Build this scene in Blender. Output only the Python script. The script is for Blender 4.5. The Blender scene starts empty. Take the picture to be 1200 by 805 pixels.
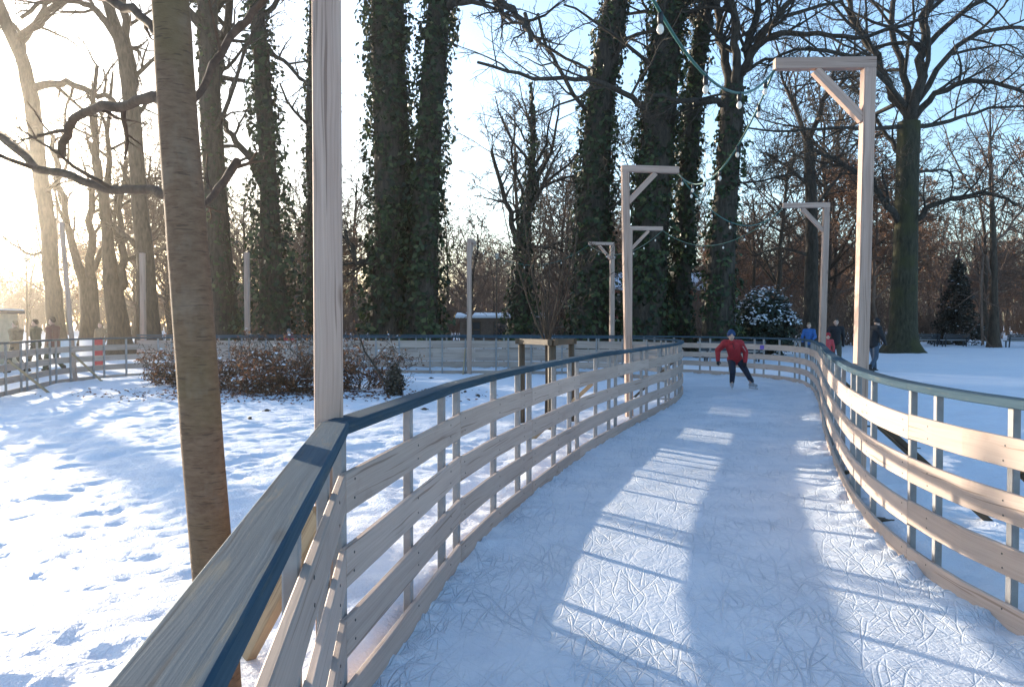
import bpy, bmesh, math, random
import numpy as np
from mathutils import Vector, Matrix, Quaternion

R = math.radians
PI = math.pi
scene = bpy.context.scene
COL = scene.collection
F = 911.0; CH = 1.6; HZ = 380.0          # focal length in photo pixels, eye height, horizon row

def at(px, py, Y):
    """a point of the place seen at photo pixel (px,py), Y metres ahead"""
    return Vector(((px-600.0)/F*Y, Y, CH-(py-HZ)/F*Y))

# ------------------------------------------------------------------ materials
def new_mat(name):
    m = bpy.data.materials.new(name); m.use_nodes = True
    nt = m.node_tree
    for n in list(nt.nodes): nt.nodes.remove(n)
    out = nt.nodes.new('ShaderNodeOutputMaterial')
    b = nt.nodes.new('ShaderNodeBsdfPrincipled')
    nt.links.new(b.outputs[0], out.inputs[0])
    return m, nt, b

class N:
    def __init__(s, nt): s.nt = nt
    def node(s, t, **kw):
        n = s.nt.nodes.new(t)
        for k, v in kw.items(): setattr(n, k, v)
        return n
    def link(s, a, b): s.nt.links.new(a, b)
    def setv(s, sock, v):
        if hasattr(v, 'node'): s.link(v, sock)
        else: sock.default_value = v
    def coord(s, which='Object'):
        return s.node('ShaderNodeTexCoord').outputs[which]
    def mapping(s, vec, scale=(1,1,1), rot=(0,0,0), loc=(0,0,0)):
        n = s.node('ShaderNodeMapping'); s.link(vec, n.inputs[0])
        n.inputs['Scale'].default_value = scale; n.inputs['Rotation'].default_value = rot; n.inputs['Location'].default_value = loc
        return n.outputs[0]
    def noise(s, vec, scale=5, detail=3, rough=.5, dist=0):
        n = s.node('ShaderNodeTexNoise'); s.link(vec, n.inputs['Vector'])
        n.inputs['Scale'].default_value = scale; n.inputs['Detail'].default_value = detail
        n.inputs['Roughness'].default_value = rough; n.inputs['Distortion'].default_value = dist
        return n.outputs[0]
    def math(s, op, a, b=0.0, clamp=False):
        n = s.node('ShaderNodeMath', operation=op); n.use_clamp = clamp
        s.setv(n.inputs[0], a); s.setv(n.inputs[1], b)
        return n.outputs[0]
    def ramp(s, fac, stops):
        n = s.node('ShaderNodeValToRGB'); s.link(fac, n.inputs[0])
        el = n.color_ramp.elements
        while len(el) < len(stops): el.new(.5)
        for e, (p, c) in zip(el, stops):
            e.position = p; e.color = (c[0], c[1], c[2], 1)
        return n.outputs[0]
    def rng(s, v, a, b, c=0.0, d=1.0):
        n = s.node('ShaderNodeMapRange'); s.link(v, n.inputs[0])
        for i, x in enumerate((a, b, c, d)): n.inputs[i+1].default_value = x
        return n.outputs[0]
    def mix(s, fac, a, b):
        n = s.node('ShaderNodeMix', data_type='RGBA')
        s.setv(n.inputs[0], fac)
        for sock, v in ((n.inputs[6], a), (n.inputs[7], b)):
            if hasattr(v, 'node'): s.link(v, sock)
            else: sock.default_value = (v[0], v[1], v[2], 1)
        return n.outputs[2]
    def bump(s, h, strength=.5, dist=.01):
        n = s.node('ShaderNodeBump'); s.link(h, n.inputs['Height'])
        n.inputs['Strength'].default_value = strength; n.inputs['Distance'].default_value = dist
        return n.outputs[0]
    def objrand(s):
        return s.node('ShaderNodeObjectInfo').outputs['Random']

def plain(name, col, rough=.6, var=.15, scale=6, metal=0, bump=0):
    m, nt, b = new_mat(name); n = N(nt)
    v = n.noise(n.coord(), scale, 4, .6)
    c1 = [x*(1-var) for x in col]; c2 = [min(1, x*(1+var)) for x in col]
    n.link(n.ramp(v, [(.3, c1), (.7, c2)]), b.inputs['Base Color'])
    b.inputs['Roughness'].default_value = rough; b.inputs['Metallic'].default_value = metal
    if bump: n.link(n.bump(n.noise(n.coord(), scale*6, 4, .6), bump, .01), b.inputs['Normal'])
    return m

def mat_wood(name, c_lo, c_hi, dark, rough=.7, spec=.3, streak=1.0, wear=None):
    """planks: UV runs in metres, u along the grain"""
    m, nt, b = new_mat(name); n = N(nt)
    uv = n.coord('UV')
    ob = n.objrand()
    warp = n.noise(n.mapping(uv, (1.2, 5, 1)), 1, 2, .5)
    comb = n.node('ShaderNodeCombineXYZ'); n.link(n.math('MULTIPLY', ob, 37.0), comb.inputs[0]); n.link(n.math('MULTIPLY', warp, .06), comb.inputs[1])
    vadd = n.node('ShaderNodeVectorMath', operation='ADD'); n.link(uv, vadd.inputs[0]); n.link(comb.outputs[0], vadd.inputs[1])
    v = vadd.outputs[0]
    grain = n.noise(n.mapping(v, (1.5, 95, 1)), 1, 5, .6)
    broad = n.noise(n.mapping(v, (.9, 14, 1)), 1, 3, .5)
    g = n.math('ADD', n.math('MULTIPLY', grain, .6*streak), n.math('MULTIPLY', broad, .5))
    col = n.ramp(g, [(.36, c_lo), (.68, c_hi)])
    vor = n.node('ShaderNodeTexVoronoi'); n.link(n.mapping(v, (1.6, 7, 1)), vor.inputs['Vector']); vor.inputs['Scale'].default_value = 1
    knot = n.rng(vor.outputs['Distance'], .05, .11, 1, 0)
    col = n.mix(n.math('MULTIPLY', knot, .55), col, dark)
    stain = n.rng(n.noise(n.mapping(v, (2.2, 3.5, 1)), 1, 4, .65), .58, .75, 0, 1)
    col = n.mix(n.math('MULTIPLY', stain, .28), col, dark)
    crack = n.rng(n.noise(n.mapping(v, (.8, 48, 1)), 1, 2, .5), .63, .67, 0, 1)
    col = n.mix(n.math('MULTIPLY', crack, .6), col, dark)
    if wear:
        w = n.rng(n.noise(n.mapping(v, (3, 26, 1)), 1, 5, .7), .55, .66, 0, 1)
        col = n.mix(n.math('MULTIPLY', w, .5), col, wear)
    tone = n.rng(ob, 0, 1, .86, 1.1)
    hsv = n.node('ShaderNodeHueSaturation'); n.link(col, hsv.inputs['Color']); n.link(tone, hsv.inputs['Value'])
    n.link(hsv.outputs[0], b.inputs['Base Color'])
    b.inputs['Roughness'].default_value = rough; b.inputs['Specular IOR Level'].default_value = spec
    n.link(n.bump(g, .35, .004), b.inputs['Normal'])
    return m

def mat_bark(name, c_lo, c_hi, moss=None, vscale=(9, 9, 2.2), strength=.8, dist=.04, lent=False):
    m, nt, b = new_mat(name); n = N(nt)
    o = n.coord()
    g = n.noise(n.mapping(o, vscale), 1, 6, .65, .4)
    col = n.ramp(g, [(.34, c_lo), (.68, c_hi)])
    if moss:
        mm = n.rng(n.noise(o, .7, 4, .6), .48, .62, 0, 1)
        col = n.mix(n.math('MULTIPLY', mm, .8), col, moss)
    if lent:
        ln = n.rng(n.noise(n.mapping(o, (13, 13, 150)), 1, 2, .5), .60, .67, 0, 1)
        col = n.mix(n.math('MULTIPLY', ln, .65), col, (.075, .05, .035))
        bl = n.rng(n.noise(n.mapping(o, (7, 7, 3.5)), 1, 4, .65), .55, .68, 0, 1)
        col = n.mix(n.math('MULTIPLY', bl, .3), col, (.27, .22, .165))
        g = n.math('SUBTRACT', g, n.math('MULTIPLY', ln, .5))
    n.link(col, b.inputs['Base Color'])
    b.inputs['Roughness'].default_value = .85; b.inputs['Specular IOR Level'].default_value = .2
    n.link(n.bump(g, strength, dist), b.inputs['Normal'])
    return m

def mat_leaf(name, cols, rough=.5, trans=.25):
    m, nt, b = new_mat(name); n = N(nt)
    wn = n.node('ShaderNodeTexWhiteNoise', noise_dimensions='3D')
    at_ = n.node('ShaderNodeAttribute', attribute_name='leaf_tone')
    n.link(n.ramp(at_.outputs['Fac'], cols), b.inputs['Base Color'])
    b.inputs['Roughness'].default_value = rough; b.inputs['Specular IOR Level'].default_value = .35
    if trans:
        t = n.node('ShaderNodeBsdfTranslucent'); n.link(n.ramp(at_.outputs['Fac'], cols), t.inputs['Color'])
        mx = n.node('ShaderNodeMixShader'); mx.inputs[0].default_value = trans
        n.link(b.outputs[0], mx.inputs[1]); n.link(t.outputs[0], mx.inputs[2])
        out = [x for x in nt.nodes if x.type == 'OUTPUT_MATERIAL'][0]
        n.link(mx.outputs[0], out.inputs[0])
    nt.nodes.remove(wn)
    return m

def mat_snow():
    m, nt, b = new_mat('snow'); n = N(nt); o = n.coord()
    c = n.ramp(n.noise(o, .5, 4, .6), [(.35, (.74, .785, .86)), (.65, (.79, .825, .88))])
    n.link(c, b.inputs['Base Color'])
    b.inputs['Roughness'].default_value = .55; b.inputs['Specular IOR Level'].default_value = .3
    h = n.math('ADD', n.math('ADD', n.math('MULTIPLY', n.noise(o, 22, 5, .65), .5), n.math('MULTIPLY', n.noise(o, 70, 3, .6), .3)), n.math('MULTIPLY', n.noise(o, 6, 3, .6), 1.1))
    n.link(n.bump(h, .8, .035), b.inputs['Normal'])
    return m

def mat_ice():
    m, nt, b = new_mat('scratched_ice'); n = N(nt); o = n.coord()
    nz = n.node('ShaderNodeTexNoise'); n.link(o, nz.inputs['Vector']); nz.inputs['Scale'].default_value = 1.1; nz.inputs['Detail'].default_value = 2
    sub = n.node('ShaderNodeVectorMath', operation='SUBTRACT'); n.link(nz.outputs['Color'], sub.inputs[0]); sub.inputs[1].default_value = (.5, .5, .5)
    sc = n.node('ShaderNodeVectorMath', operation='SCALE'); n.link(sub.outputs[0], sc.inputs[0]); sc.inputs['Scale'].default_value = .22
    ad = n.node('ShaderNodeVectorMath', operation='ADD'); n.link(o, ad.inputs[0]); n.link(sc.outputs[0], ad.inputs[1])
    v = ad.outputs[0]
    total = None
    # skate cuts: one slightly curved cut in every cell of several turned grids
    for k, (ang, L, W, wd) in enumerate(((72, .55, .15, .007), (100, .5, .13, .006), (48, .4, .13, .006), (132, .38, .13, .005), (84, 1.3, .26, .009), (15, .35, .15, .005), (160, .4, .15, .005), (112, 1.0, .27, .008), (62, .8, .2, .007), (90, .3, .11, .005), (38, .3, .12, .005), (122, .9, .22, .006), (77, .33, .09, .005))):
        mp = n.mapping(v, (1, 1, 1), (0, 0, R(-ang)), (k*3.37, k*1.91, 0))
        sx = n.node('ShaderNodeSeparateXYZ'); n.link(mp, sx.inputs[0])
        v0 = n.math('DIVIDE', sx.outputs[1], W); fv = n.math('FLOOR', v0)
        u0 = n.math('ADD', n.math('DIVIDE', sx.outputs[0], L), n.math('MULTIPLY', fv, .37))
        fu = n.math('FLOOR', u0)
        cb = n.node('ShaderNodeCombineXYZ'); n.link(fu, cb.inputs[0]); n.link(fv, cb.inputs[1]); cb.inputs[2].default_value = k*5.1
        wn = n.node('ShaderNodeTexWhiteNoise', noise_dimensions='3D'); n.link(cb.outputs[0], wn.inputs['Vector'])
        rgb = n.node('ShaderNodeSeparateColor'); n.link(wn.outputs['Color'], rgb.inputs[0])
        fx = n.math('MULTIPLY', n.math('SUBTRACT', n.math('SUBTRACT', u0, fu), .5), L)
        fy = n.math('MULTIPLY', n.math('SUBTRACT', n.math('SUBTRACT', v0, fv), .5), W)
        slope = n.math('MULTIPLY', n.math('SUBTRACT', rgb.outputs[1], .5), .8*W/L)
        off = n.math('MULTIPLY', n.math('SUBTRACT', rgb.outputs[0], .5), .38*W)
        cur = n.math('MULTIPLY', n.math('SUBTRACT', rgb.outputs[2], .5), 1.9*W/(L*L))
        yy = n.math('ADD', n.math('ADD', off, n.math('MULTIPLY', fx, slope)), n.math('MULTIPLY', n.math('MULTIPLY', fx, fx), cur))
        dist = n.math('ABSOLUTE', n.math('SUBTRACT', fy, yy))
        ends = n.rng(n.math('ABSOLUTE', fx), L*.28, L*.49, 1, 0)
        gr = n.math('MULTIPLY', n.rng(dist, wd*.25, wd, 1, 0), ends)
        gr = n.math('MULTIPLY', gr, n.rng(rgb.outputs[0], .0, 1, .25, 1.0))
        total = gr if total is None else n.math('MAXIMUM', total, gr)
    total = n.math('MULTIPLY', total, n.rng(n.noise(o, 1.5, 3, .6), .38, .62, .25, 1.15))
    fro = n.noise(o, 2.6, 6, .65)
    fine = n.noise(o, 26, 5, .7)
    mid = n.noise(n.mapping(o, (1, .55, 1), (0, 0, R(20))), 9, 3, .6)
    col = n.ramp(fro, [(.36, (.64, .705, .785)), (.62, (.75, .79, .84))])
    col = n.mix(n.math('MULTIPLY', total, .5), col, (.40, .52, .66))
    n.link(col, b.inputs['Base Color'])
    n.link(n.rng(fro, .3, .7, .42, .62), b.inputs['Roughness'])
    b.inputs['Specular IOR Level'].default_value = .35
    h = n.math('SUBTRACT', n.math('ADD', n.math('ADD', n.math('MULTIPLY', fine, .6), n.math('MULTIPLY', fro, .5)), n.math('MULTIPLY', mid, .55)), n.math('MULTIPLY', total, .55))
    n.link(n.bump(h, .9, .021), b.inputs['Normal'])
    return m

M = {}
M['snow'] = mat_snow()
M['ice'] = mat_ice()
M['board'] = mat_wood('whitewashed_board', (.375, .285, .235), (.50, .39, .325), (.15, .09, .06))
M['rail'] = mat_wood('blue_grey_rail_paint', (.024, .052, .078), (.058, .098, .130), (.014, .026, .036), rough=.8, spec=.06, wear=(.13, .13, .105))
M['pole'] = mat_wood('pale_pole_wood', (.36, .235, .18), (.54, .38, .30), (.14, .075, .05))
M['newwood'] = mat_wood('yellow_brace_wood', (.27, .195, .115), (.40, .30, .185), (.14, .08, .04))
M['oldwood'] = mat_wood('weathered_brown_wood', (.06, .043, .028), (.125, .092, .06), (.03, .02, .015))
M['post'] = plain('grey_post_paint', (.27, .26, .255), .55, .2, 9)
M['bark_young'] = mat_bark('young_bark', (.15, .092, .057), (.235, .15, .094), moss=(.15, .115, .045), vscale=(20, 20, 60), strength=.6, dist=.008, lent=True)
M['bark'] = mat_bark('old_bark', (.022, .018, .014), (.085, .068, .052))
M['bark_moss'] = mat_bark('mossy_bark', (.022, .02, .013), (.075, .068, .042), moss=(.058, .056, .022))
M['bark_limb'] = mat_bark('light_brown_limb_bark', (.075, .05, .034), (.15, .105, .072), vscale=(20, 20, 20), strength=.4, dist=.008)
M['bark_far'] = mat_bark('brown_twig_bark', (.095, .062, .045), (.24, .155, .112), strength=.3)
M['bark_warm'] = mat_bark('warm_brown_bark', (.04, .028, .02), (.11, .078, .055))
M['ivy'] = mat_leaf('ivy_leaf', [(0, (.006, .011, .005)), (.55, (.022, .042, .013)), (.9, (.058, .085, .025)), (1, (.11, .12, .045))], .5, .2)
M['brown_leaf'] = mat_leaf('dry_brown_leaf', [(0, (.06, .028, .016)), (.5, (.17, .07, .036)), (1, (.30, .15, .07))], .7, .25)
M['rust_leaf'] = mat_leaf('withered_tree_leaf', [(0, (.13, .072, .045)), (1, (.32, .17, .095))], .7, .3)
M['dark_leaf'] = mat_leaf('evergreen_leaf', [(0, (.008, .014, .008)), (1, (.03, .045, .022))], .4, .1)
M['needle'] = mat_leaf('spruce_needle', [(0, (.014, .014, .01)), (.7, (.04, .036, .024)), (1, (.10, .085, .06))], .6, .1)
M['snow_leaf'] = plain('settled_snow', (.84, .87, .92), .6, .04)
M['brick'] = plain('red_brick', (.24, .085, .06), .85, .3, 14)
M['roofsnow'] = M['snow_leaf']
M['hutwall'] = plain('hut_wall', (.16, .11, .08), .8, .25, 4)
M['hutlight'] = plain('hut_cream_boards', (.5, .42, .3), .7, .15, 4)
M['glass'] = plain('window_glass', (.05, .06, .07), .12, .1)
M['frame_white'] = plain('white_frame', (.6, .6, .58), .6, .08)
M['cable'] = plain('green_cable', (.015, .10, .075), .45, .2)
M['socket'] = plain('black_socket', (.02, .02, .022), .5, .2)
M['bulb'] = plain('cream_bulb_glass', (.82, .74, .62), .15, .05)
M['skin'] = plain('skin', (.52, .33, .25), .55, .06)
M['eye'] = plain('eye', (.03, .025, .02), .3, .1)
M['lip'] = plain('lip', (.36, .15, .13), .5, .1)
M['metal'] = plain('skate_steel', (.5, .52, .55), .3, .1, metal=.9)
M['bench_dark'] = plain('dark_bench_paint', (.035, .04, .05), .5, .2)
def cloth(name, c): return plain(name, c, .8, .18, 16, bump=.3)
M['red'] = cloth('red_jacket', (.36, .02, .026)); M['redstripe'] = cloth('pale_trim', (.45, .30, .30))
M['navy'] = cloth('navy_cloth', (.018, .022, .04)); M['black'] = cloth('black_cloth', (.012, .012, .015))
M['blue'] = cloth('blue_jacket', (.03, .11, .32)); M['bluecap'] = cloth('blue_knit', (.016, .05, .14))
M['darkgreen'] = cloth('dark_green_cloth', (.05, .06, .035)); M['grey'] = cloth('grey_cloth', (.10, .11, .12))
M['jeans'] = cloth('blue_jeans', (.05, .075, .11)); M['tan'] = cloth('tan_coat', (.25, .17, .10)); M['pink'] = cloth('coral_red_overall', (.50, .06, .07))
M['maroon'] = cloth('maroon_coat', (.10, .035, .035)); M['brownhair'] = cloth('brown_hair', (.05, .032, .02)); M['fairhair'] = cloth('fair_hair', (.24, .16, .09))
M['olive'] = cloth('olive_trousers', (.06, .06, .045)); M['boot'] = cloth('dark_boot', (.025, .02, .018)); M['whiteboot'] = cloth('pale_skate_boot', (.38, .38, .40))
M['banner_red'] = plain('red_banner', (.50, .035, .045), .6, .1); M['banner_white'] = plain('white_banner', (.72, .72, .72), .6, .05)
M['violet'] = plain('violet_print', (.16, .09, .40), .6, .2)

# ------------------------------------------------------------------ mesh helpers
def tag(o, label=None, cat=None, group=None, kind=None):
    if label: o['label'] = label
    if cat: o['category'] = cat
    if group: o['group'] = group
    if kind: o['kind'] = kind
    return o

def empty(name, loc, label, cat, group=None, rz=0):
    o = bpy.data.objects.new(name, None); COL.objects.link(o)
    o.location = loc; o.rotation_euler = (0, 0, rz); o.empty_display_size = .2
    return tag(o, label, cat, group)

class MB:
    def __init__(s): s.v = []; s.f = []; s.uv = []; s.attr = None
    def sweep(s, frames, uoff=0.0, closed_uv=None):
        """frames: list of rings (equal length) -> closed tube with caps, uv in metres"""
        n = len(frames[0]); base = len(s.v)
        for r in frames: s.v.extend([tuple(p) for p in r])
        u = [uoff]
        for a, b in zip(frames, frames[1:]):
            u.append(u[-1] + (Vector(b[0])-Vector(a[0])).length)
        per = [0.0]
        r0 = frames[0]
        for i in range(n): per.append(per[-1] + (Vector(r0[(i+1) % n])-Vector(r0[i])).length)
        for k in range(len(frames)-1):
            for i in range(n):
                j = (i+1) % n
                s.f.append((base+k*n+i, base+k*n+j, base+(k+1)*n+j, base+(k+1)*n+i))
                s.uv.append(((u[k], per[i]), (u[k], per[i+1]), (u[k+1], per[i+1]), (u[k+1], per[i])))
        s.f.append(tuple(base+i for i in reversed(range(n))))
        s.uv.append(tuple((per[i]*.2, per[i]) for i in range(n)))
        e = base+(len(frames)-1)*n
        s.f.append(tuple(e+i for i in range(n)))
        s.uv.append(tuple((per[i]*.2, per[i]) for i in range(n)))
        return s
    def beam(s, a, b, w, h, up=(0, 0, 1), ch=.004, uoff=None):
        """chamfered rectangular beam from a to b, w sideways and h along 'up'"""
        a = Vector(a); b = Vector(b); d = (b-a).normalized(); up = Vector(up)
        side = d.cross(up)
        if side.length < 1e-4: side = d.cross(Vector((0, 1, 0)))
        side.normalize(); upv = side.cross(d).normalized()
        hw, hh = w/2, h/2; c = min(ch, hw*.45, hh*.45)
        pr = [(-hw+c, -hh), (hw-c, -hh), (hw, -hh+c), (hw, hh-c), (hw-c, hh), (-hw+c, hh), (-hw, hh-c), (-hw, -hh+c)][::-1]
        def ring(p, k): return [p+side*x*k+upv*y*k for x, y in pr]
        e = min(c, (b-a).length*.2); kk = 1-c/max(hw, hh)*.9
        s.sweep([ring(a, kk), ring(a+d*e, 1), ring(b-d*e, 1), ring(b, kk)], random.random()*20 if uoff is None else uoff)
        return s
    def tube(s, pts, rad, n=8):
        pts = [Vector(p) for p in pts]; fr = []
        prev = None
        for i, p in enumerate(pts):
            d = (pts[min(i+1, len(pts)-1)]-pts[max(i-1, 0)]).normalized()
            if prev is None:
                x = d.orthogonal().normalized()
            else:
                x = (prev-d*prev.dot(d)); x = x.normalized() if x.length > 1e-5 else d.orthogonal().normalized()
            prev = x; y = d.cross(x)
            r = rad[i] if hasattr(rad, '__len__') else rad
            fr.append([p+(x*math.cos(t)+y*math.sin(t))*r for t in [2*PI*k/n for k in range(n)]])
        return s.sweep(fr)
    def ball(s, c, rx, ry=None, rz=None, n=8, m=6):
        ry = ry or rx; rz = rz or rx; c = Vector(c); fr = []
        for k in range(m+1):
            t = -PI/2+PI*(k+.08)/(m+.16)
            fr.append([c+Vector((rx*math.cos(t)*math.cos(a), ry*math.cos(t)*math.sin(a), rz*math.sin(t))) for a in [2*PI*i/n for i in range(n)]])
        return s.sweep(fr)
    def build(s, name, mat, parent=None, smooth=False, loc=None, origin=None):
        me = bpy.data.meshes.new(name)
        vs = s.v
        if origin is not None:
            o = Vector(origin); vs = [(v[0]-o.x, v[1]-o.y, v[2]-o.z) for v in vs]
        me.from_pydata(vs, [], s.f); 
        if s.uv and len(s.uv) == len(s.f):
            l = me.uv_layers.new(name='UVMap')
            l.data.foreach_set('uv', np.array([c for f in s.uv for uvp in f for c in uvp], dtype=np.float32))
        me.materials.append(mat)
        if smooth: me.polygons.foreach_set('use_smooth', [True]*len(me.polygons))
        me.update()
        ob = bpy.data.objects.new(name, me); COL.objects.link(ob)
        if origin is not None: ob.location = origin
        if parent: ob.parent = parent
        return ob

def child_world(ob, parent):
    """parent ob while its mesh was written relative to the parent's own origin"""
    ob.parent = parent; return ob

def np_mesh(name, verts, faces, mat, parent=None, tone=None, smooth=False, loc=None):
    """verts (n,3) and faces (m,k) arrays -> mesh object"""
    me = bpy.data.meshes.new(name)
    nv, (nf, k) = len(verts), faces.shape
    me.vertices.add(nv); me.vertices.foreach_set('co', np.asarray(verts, dtype=np.float32).ravel())
    me.loops.add(nf*k); me.loops.foreach_set('vertex_index', faces.astype(np.int32).ravel())
    me.polygons.add(nf); me.polygons.foreach_set('loop_start', np.arange(0, nf*k, k, dtype=np.int32))
    if smooth: me.polygons.foreach_set('use_smooth', np.ones(nf, dtype=bool))
    me.update(calc_edges=True)
    if tone is not None:
        a = me.attributes.new('leaf_tone', 'FLOAT', 'FACE'); a.data.foreach_set('value', np.asarray(tone, dtype=np.float32))
    me.materials.append(mat)
    ob = bpy.data.objects.new(name, me); COL.objects.link(ob)
    if loc is not None: ob.location = loc
    if parent: ob.parent = parent
    return ob

# numpy value noise
def vnoise(x, y, seed=0):
    xi = np.floor(x).astype(np.int64); yi = np.floor(y).astype(np.int64)
    xf = x-xi; yf = y-yi
    u = xf*xf*xf*(xf*(xf*6-15)+10); v = yf*yf*yf*(yf*(yf*6-15)+10)
    def h(a, b):
        n = (a*374761393 + b*668265263 + seed*1442695041) & 0xffffffff
        n = ((n ^ (n >> 13))*1274126177) & 0xffffffff
        return ((n ^ (n >> 16)) & 0xffff)/65535.0
    return (h(xi, yi)*(1-u)+h(xi+1, yi)*u)*(1-v)+(h(xi, yi+1)*(1-u)+h(xi+1, yi+1)*u)*v
def fbm(x, y, seed=0, oct=4, gain=.5):
    s = 0; a = 1; t = 0
    for k in range(oct):
        s = s+a*vnoise(x*2**k+k*17.3, y*2**k-k*9.1, seed+k); t += a; a *= gain
    return s/t-.5

# ------------------------------------------------------------------ paths of the rink
def catmull(P, step=.2):
    out = []
    P = [Vector((p[0], p[1], 0)) for p in P]
    Q = [P[0]*2-P[1]]+P+[P[-1]*2-P[-2]]
    for i in range(1, len(Q)-2):
        p0, p1, p2, p3 = Q[i-1:i+3]
        n = max(2, int((p2-p1).length/step))
        for k in range(n):
            t = k/n
            out.append(.5*((2*p1)+(p2-p0)*t+(2*p0-5*p1+4*p2-p3)*t*t+(3*p1-p0-3*p2+p3)*t**3))
    out.append(P[-1]); return out
def resample(path, step):
    d = [0.0]
    for a, b in zip(path, path[1:]): d.append(d[-1]+(b-a).length)
    n = max(1, round(d[-1]/step)); out = []; j = 0
    for k in range(n+1):
        s = d[-1]*k/n
        while j < len(d)-2 and d[j+1] < s: j += 1
        t = (s-d[j])/max(1e-6, d[j+1]-d[j])
        out.append(path[j].lerp(path[j+1], min(1, max(0, t))))
    return out

PANEL = 2.1; SUB = 6
near_in = [Vector((-.50, -1.35, 0)), Vector((-.335, .81, 0)), Vector((-.655, 3.05, 0)), Vector((-.34, 5.15, 0))]
in_curve = catmull([(-.34, 5.15), (.02, 6.6), (.94, 9.6), (1.93, 12.2), (2.95, 14.7), (3.75, 17.1), (4.18, 19.2), (4.2, 20.9), (3.75, 22.6), (2.6, 23.9), (.6, 24.5), (-1.3, 24.7), (-4.5, 24.7), (-8, 24.6), (-10.4, 24.1), (-11.7, 22.6), (-12.0, 20.6), (-11.5, 18.4), (-10.9, 16.2), (-10.1, 13.2)])
in_s = resample(in_curve, PANEL/SUB)
while (len(in_s)-1) % SUB: in_s.pop()
inner = []                                    # panels: list of lists of points
for a, b in zip(near_in, near_in[1:]): inner.append([a.lerp(b, k/SUB) for k in range(SUB+1)])
for k in range(0, len(in_s)-1, SUB): inner.append(in_s[k:k+SUB+1])
split_in = next(i for i, p in enumerate(inner) if i > 6 and p[-1].x < 2.7 and p[-1].y > 22)
out_curve = catmull([(3.5, -3.2), (3.0, 0), (2.72, 2.2), (2.60, 3.98), (2.58, 4.6), (2.66, 5.4), (2.88, 6.4), (3.36, 7.96), (4.47, 11.1), (6.15, 15.6), (7.25, 18.9), (7.65, 20.9), (7.45, 22.6), (6.5, 24.3), (4.6, 26.2), (2, 27.7), (-2, 28.3), (-7, 28.4), (-12, 28.6), (-15.3, 29.0)])
out_s = resample(out_curve, PANEL/SUB)
while (len(out_s)-1) % SUB: out_s.pop()
outer = [out_s[k:k+SUB+1] for k in range(0, len(out_s)-1, SUB)]
split_out = next(i for i, p in enumerate(outer) if p[-1].y > 21.0)

BOARDS = [(-.04, .135), (.275, .43), (.555, .715), (.845, 1.005)]
rw = random.Random(5)

def strip(mb, pts, o0, o1, z0, z1, side, ch=.004, e0=.003, e1=.003, wob=0.0):
    """plank following pts; offsets o0..o1 outward from the track"""
    nrm = []
    for i in range(len(pts)):
        d = (pts[min(i+1, len(pts)-1)]-pts[max(i-1, 0)]).normalized()
        nrm.append(Vector((-d.y, d.x, 0))*side)
    P = list(pts); d0 = (P[1]-P[0]).normalized(); d1 = (P[-1]-P[-2]).normalized()
    P[0] = P[0]+d0*e0; P[-1] = P[-1]-d1*e1
    pr = [(o0, z0+ch), (o0+ch, z0), (o1-ch, z0), (o1, z0+ch), (o1, z1-ch), (o1-ch, z1), (o0+ch, z1), (o0, z1-ch)]
    if side < 0: pr = pr[::-1]
    dz0 = rw.uniform(-wob, wob); dz1 = rw.uniform(-wob, wob); fr = []
    n = len(P)
    for i, (p, nn) in enumerate(zip(P, nrm)):
        dz = dz0+(dz1-dz0)*i/(n-1)
        fr.append([p+nn*o+Vector((0, 0, z+dz)) for o, z in pr])
    mb.sweep(fr, rw.random()*30)

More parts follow.
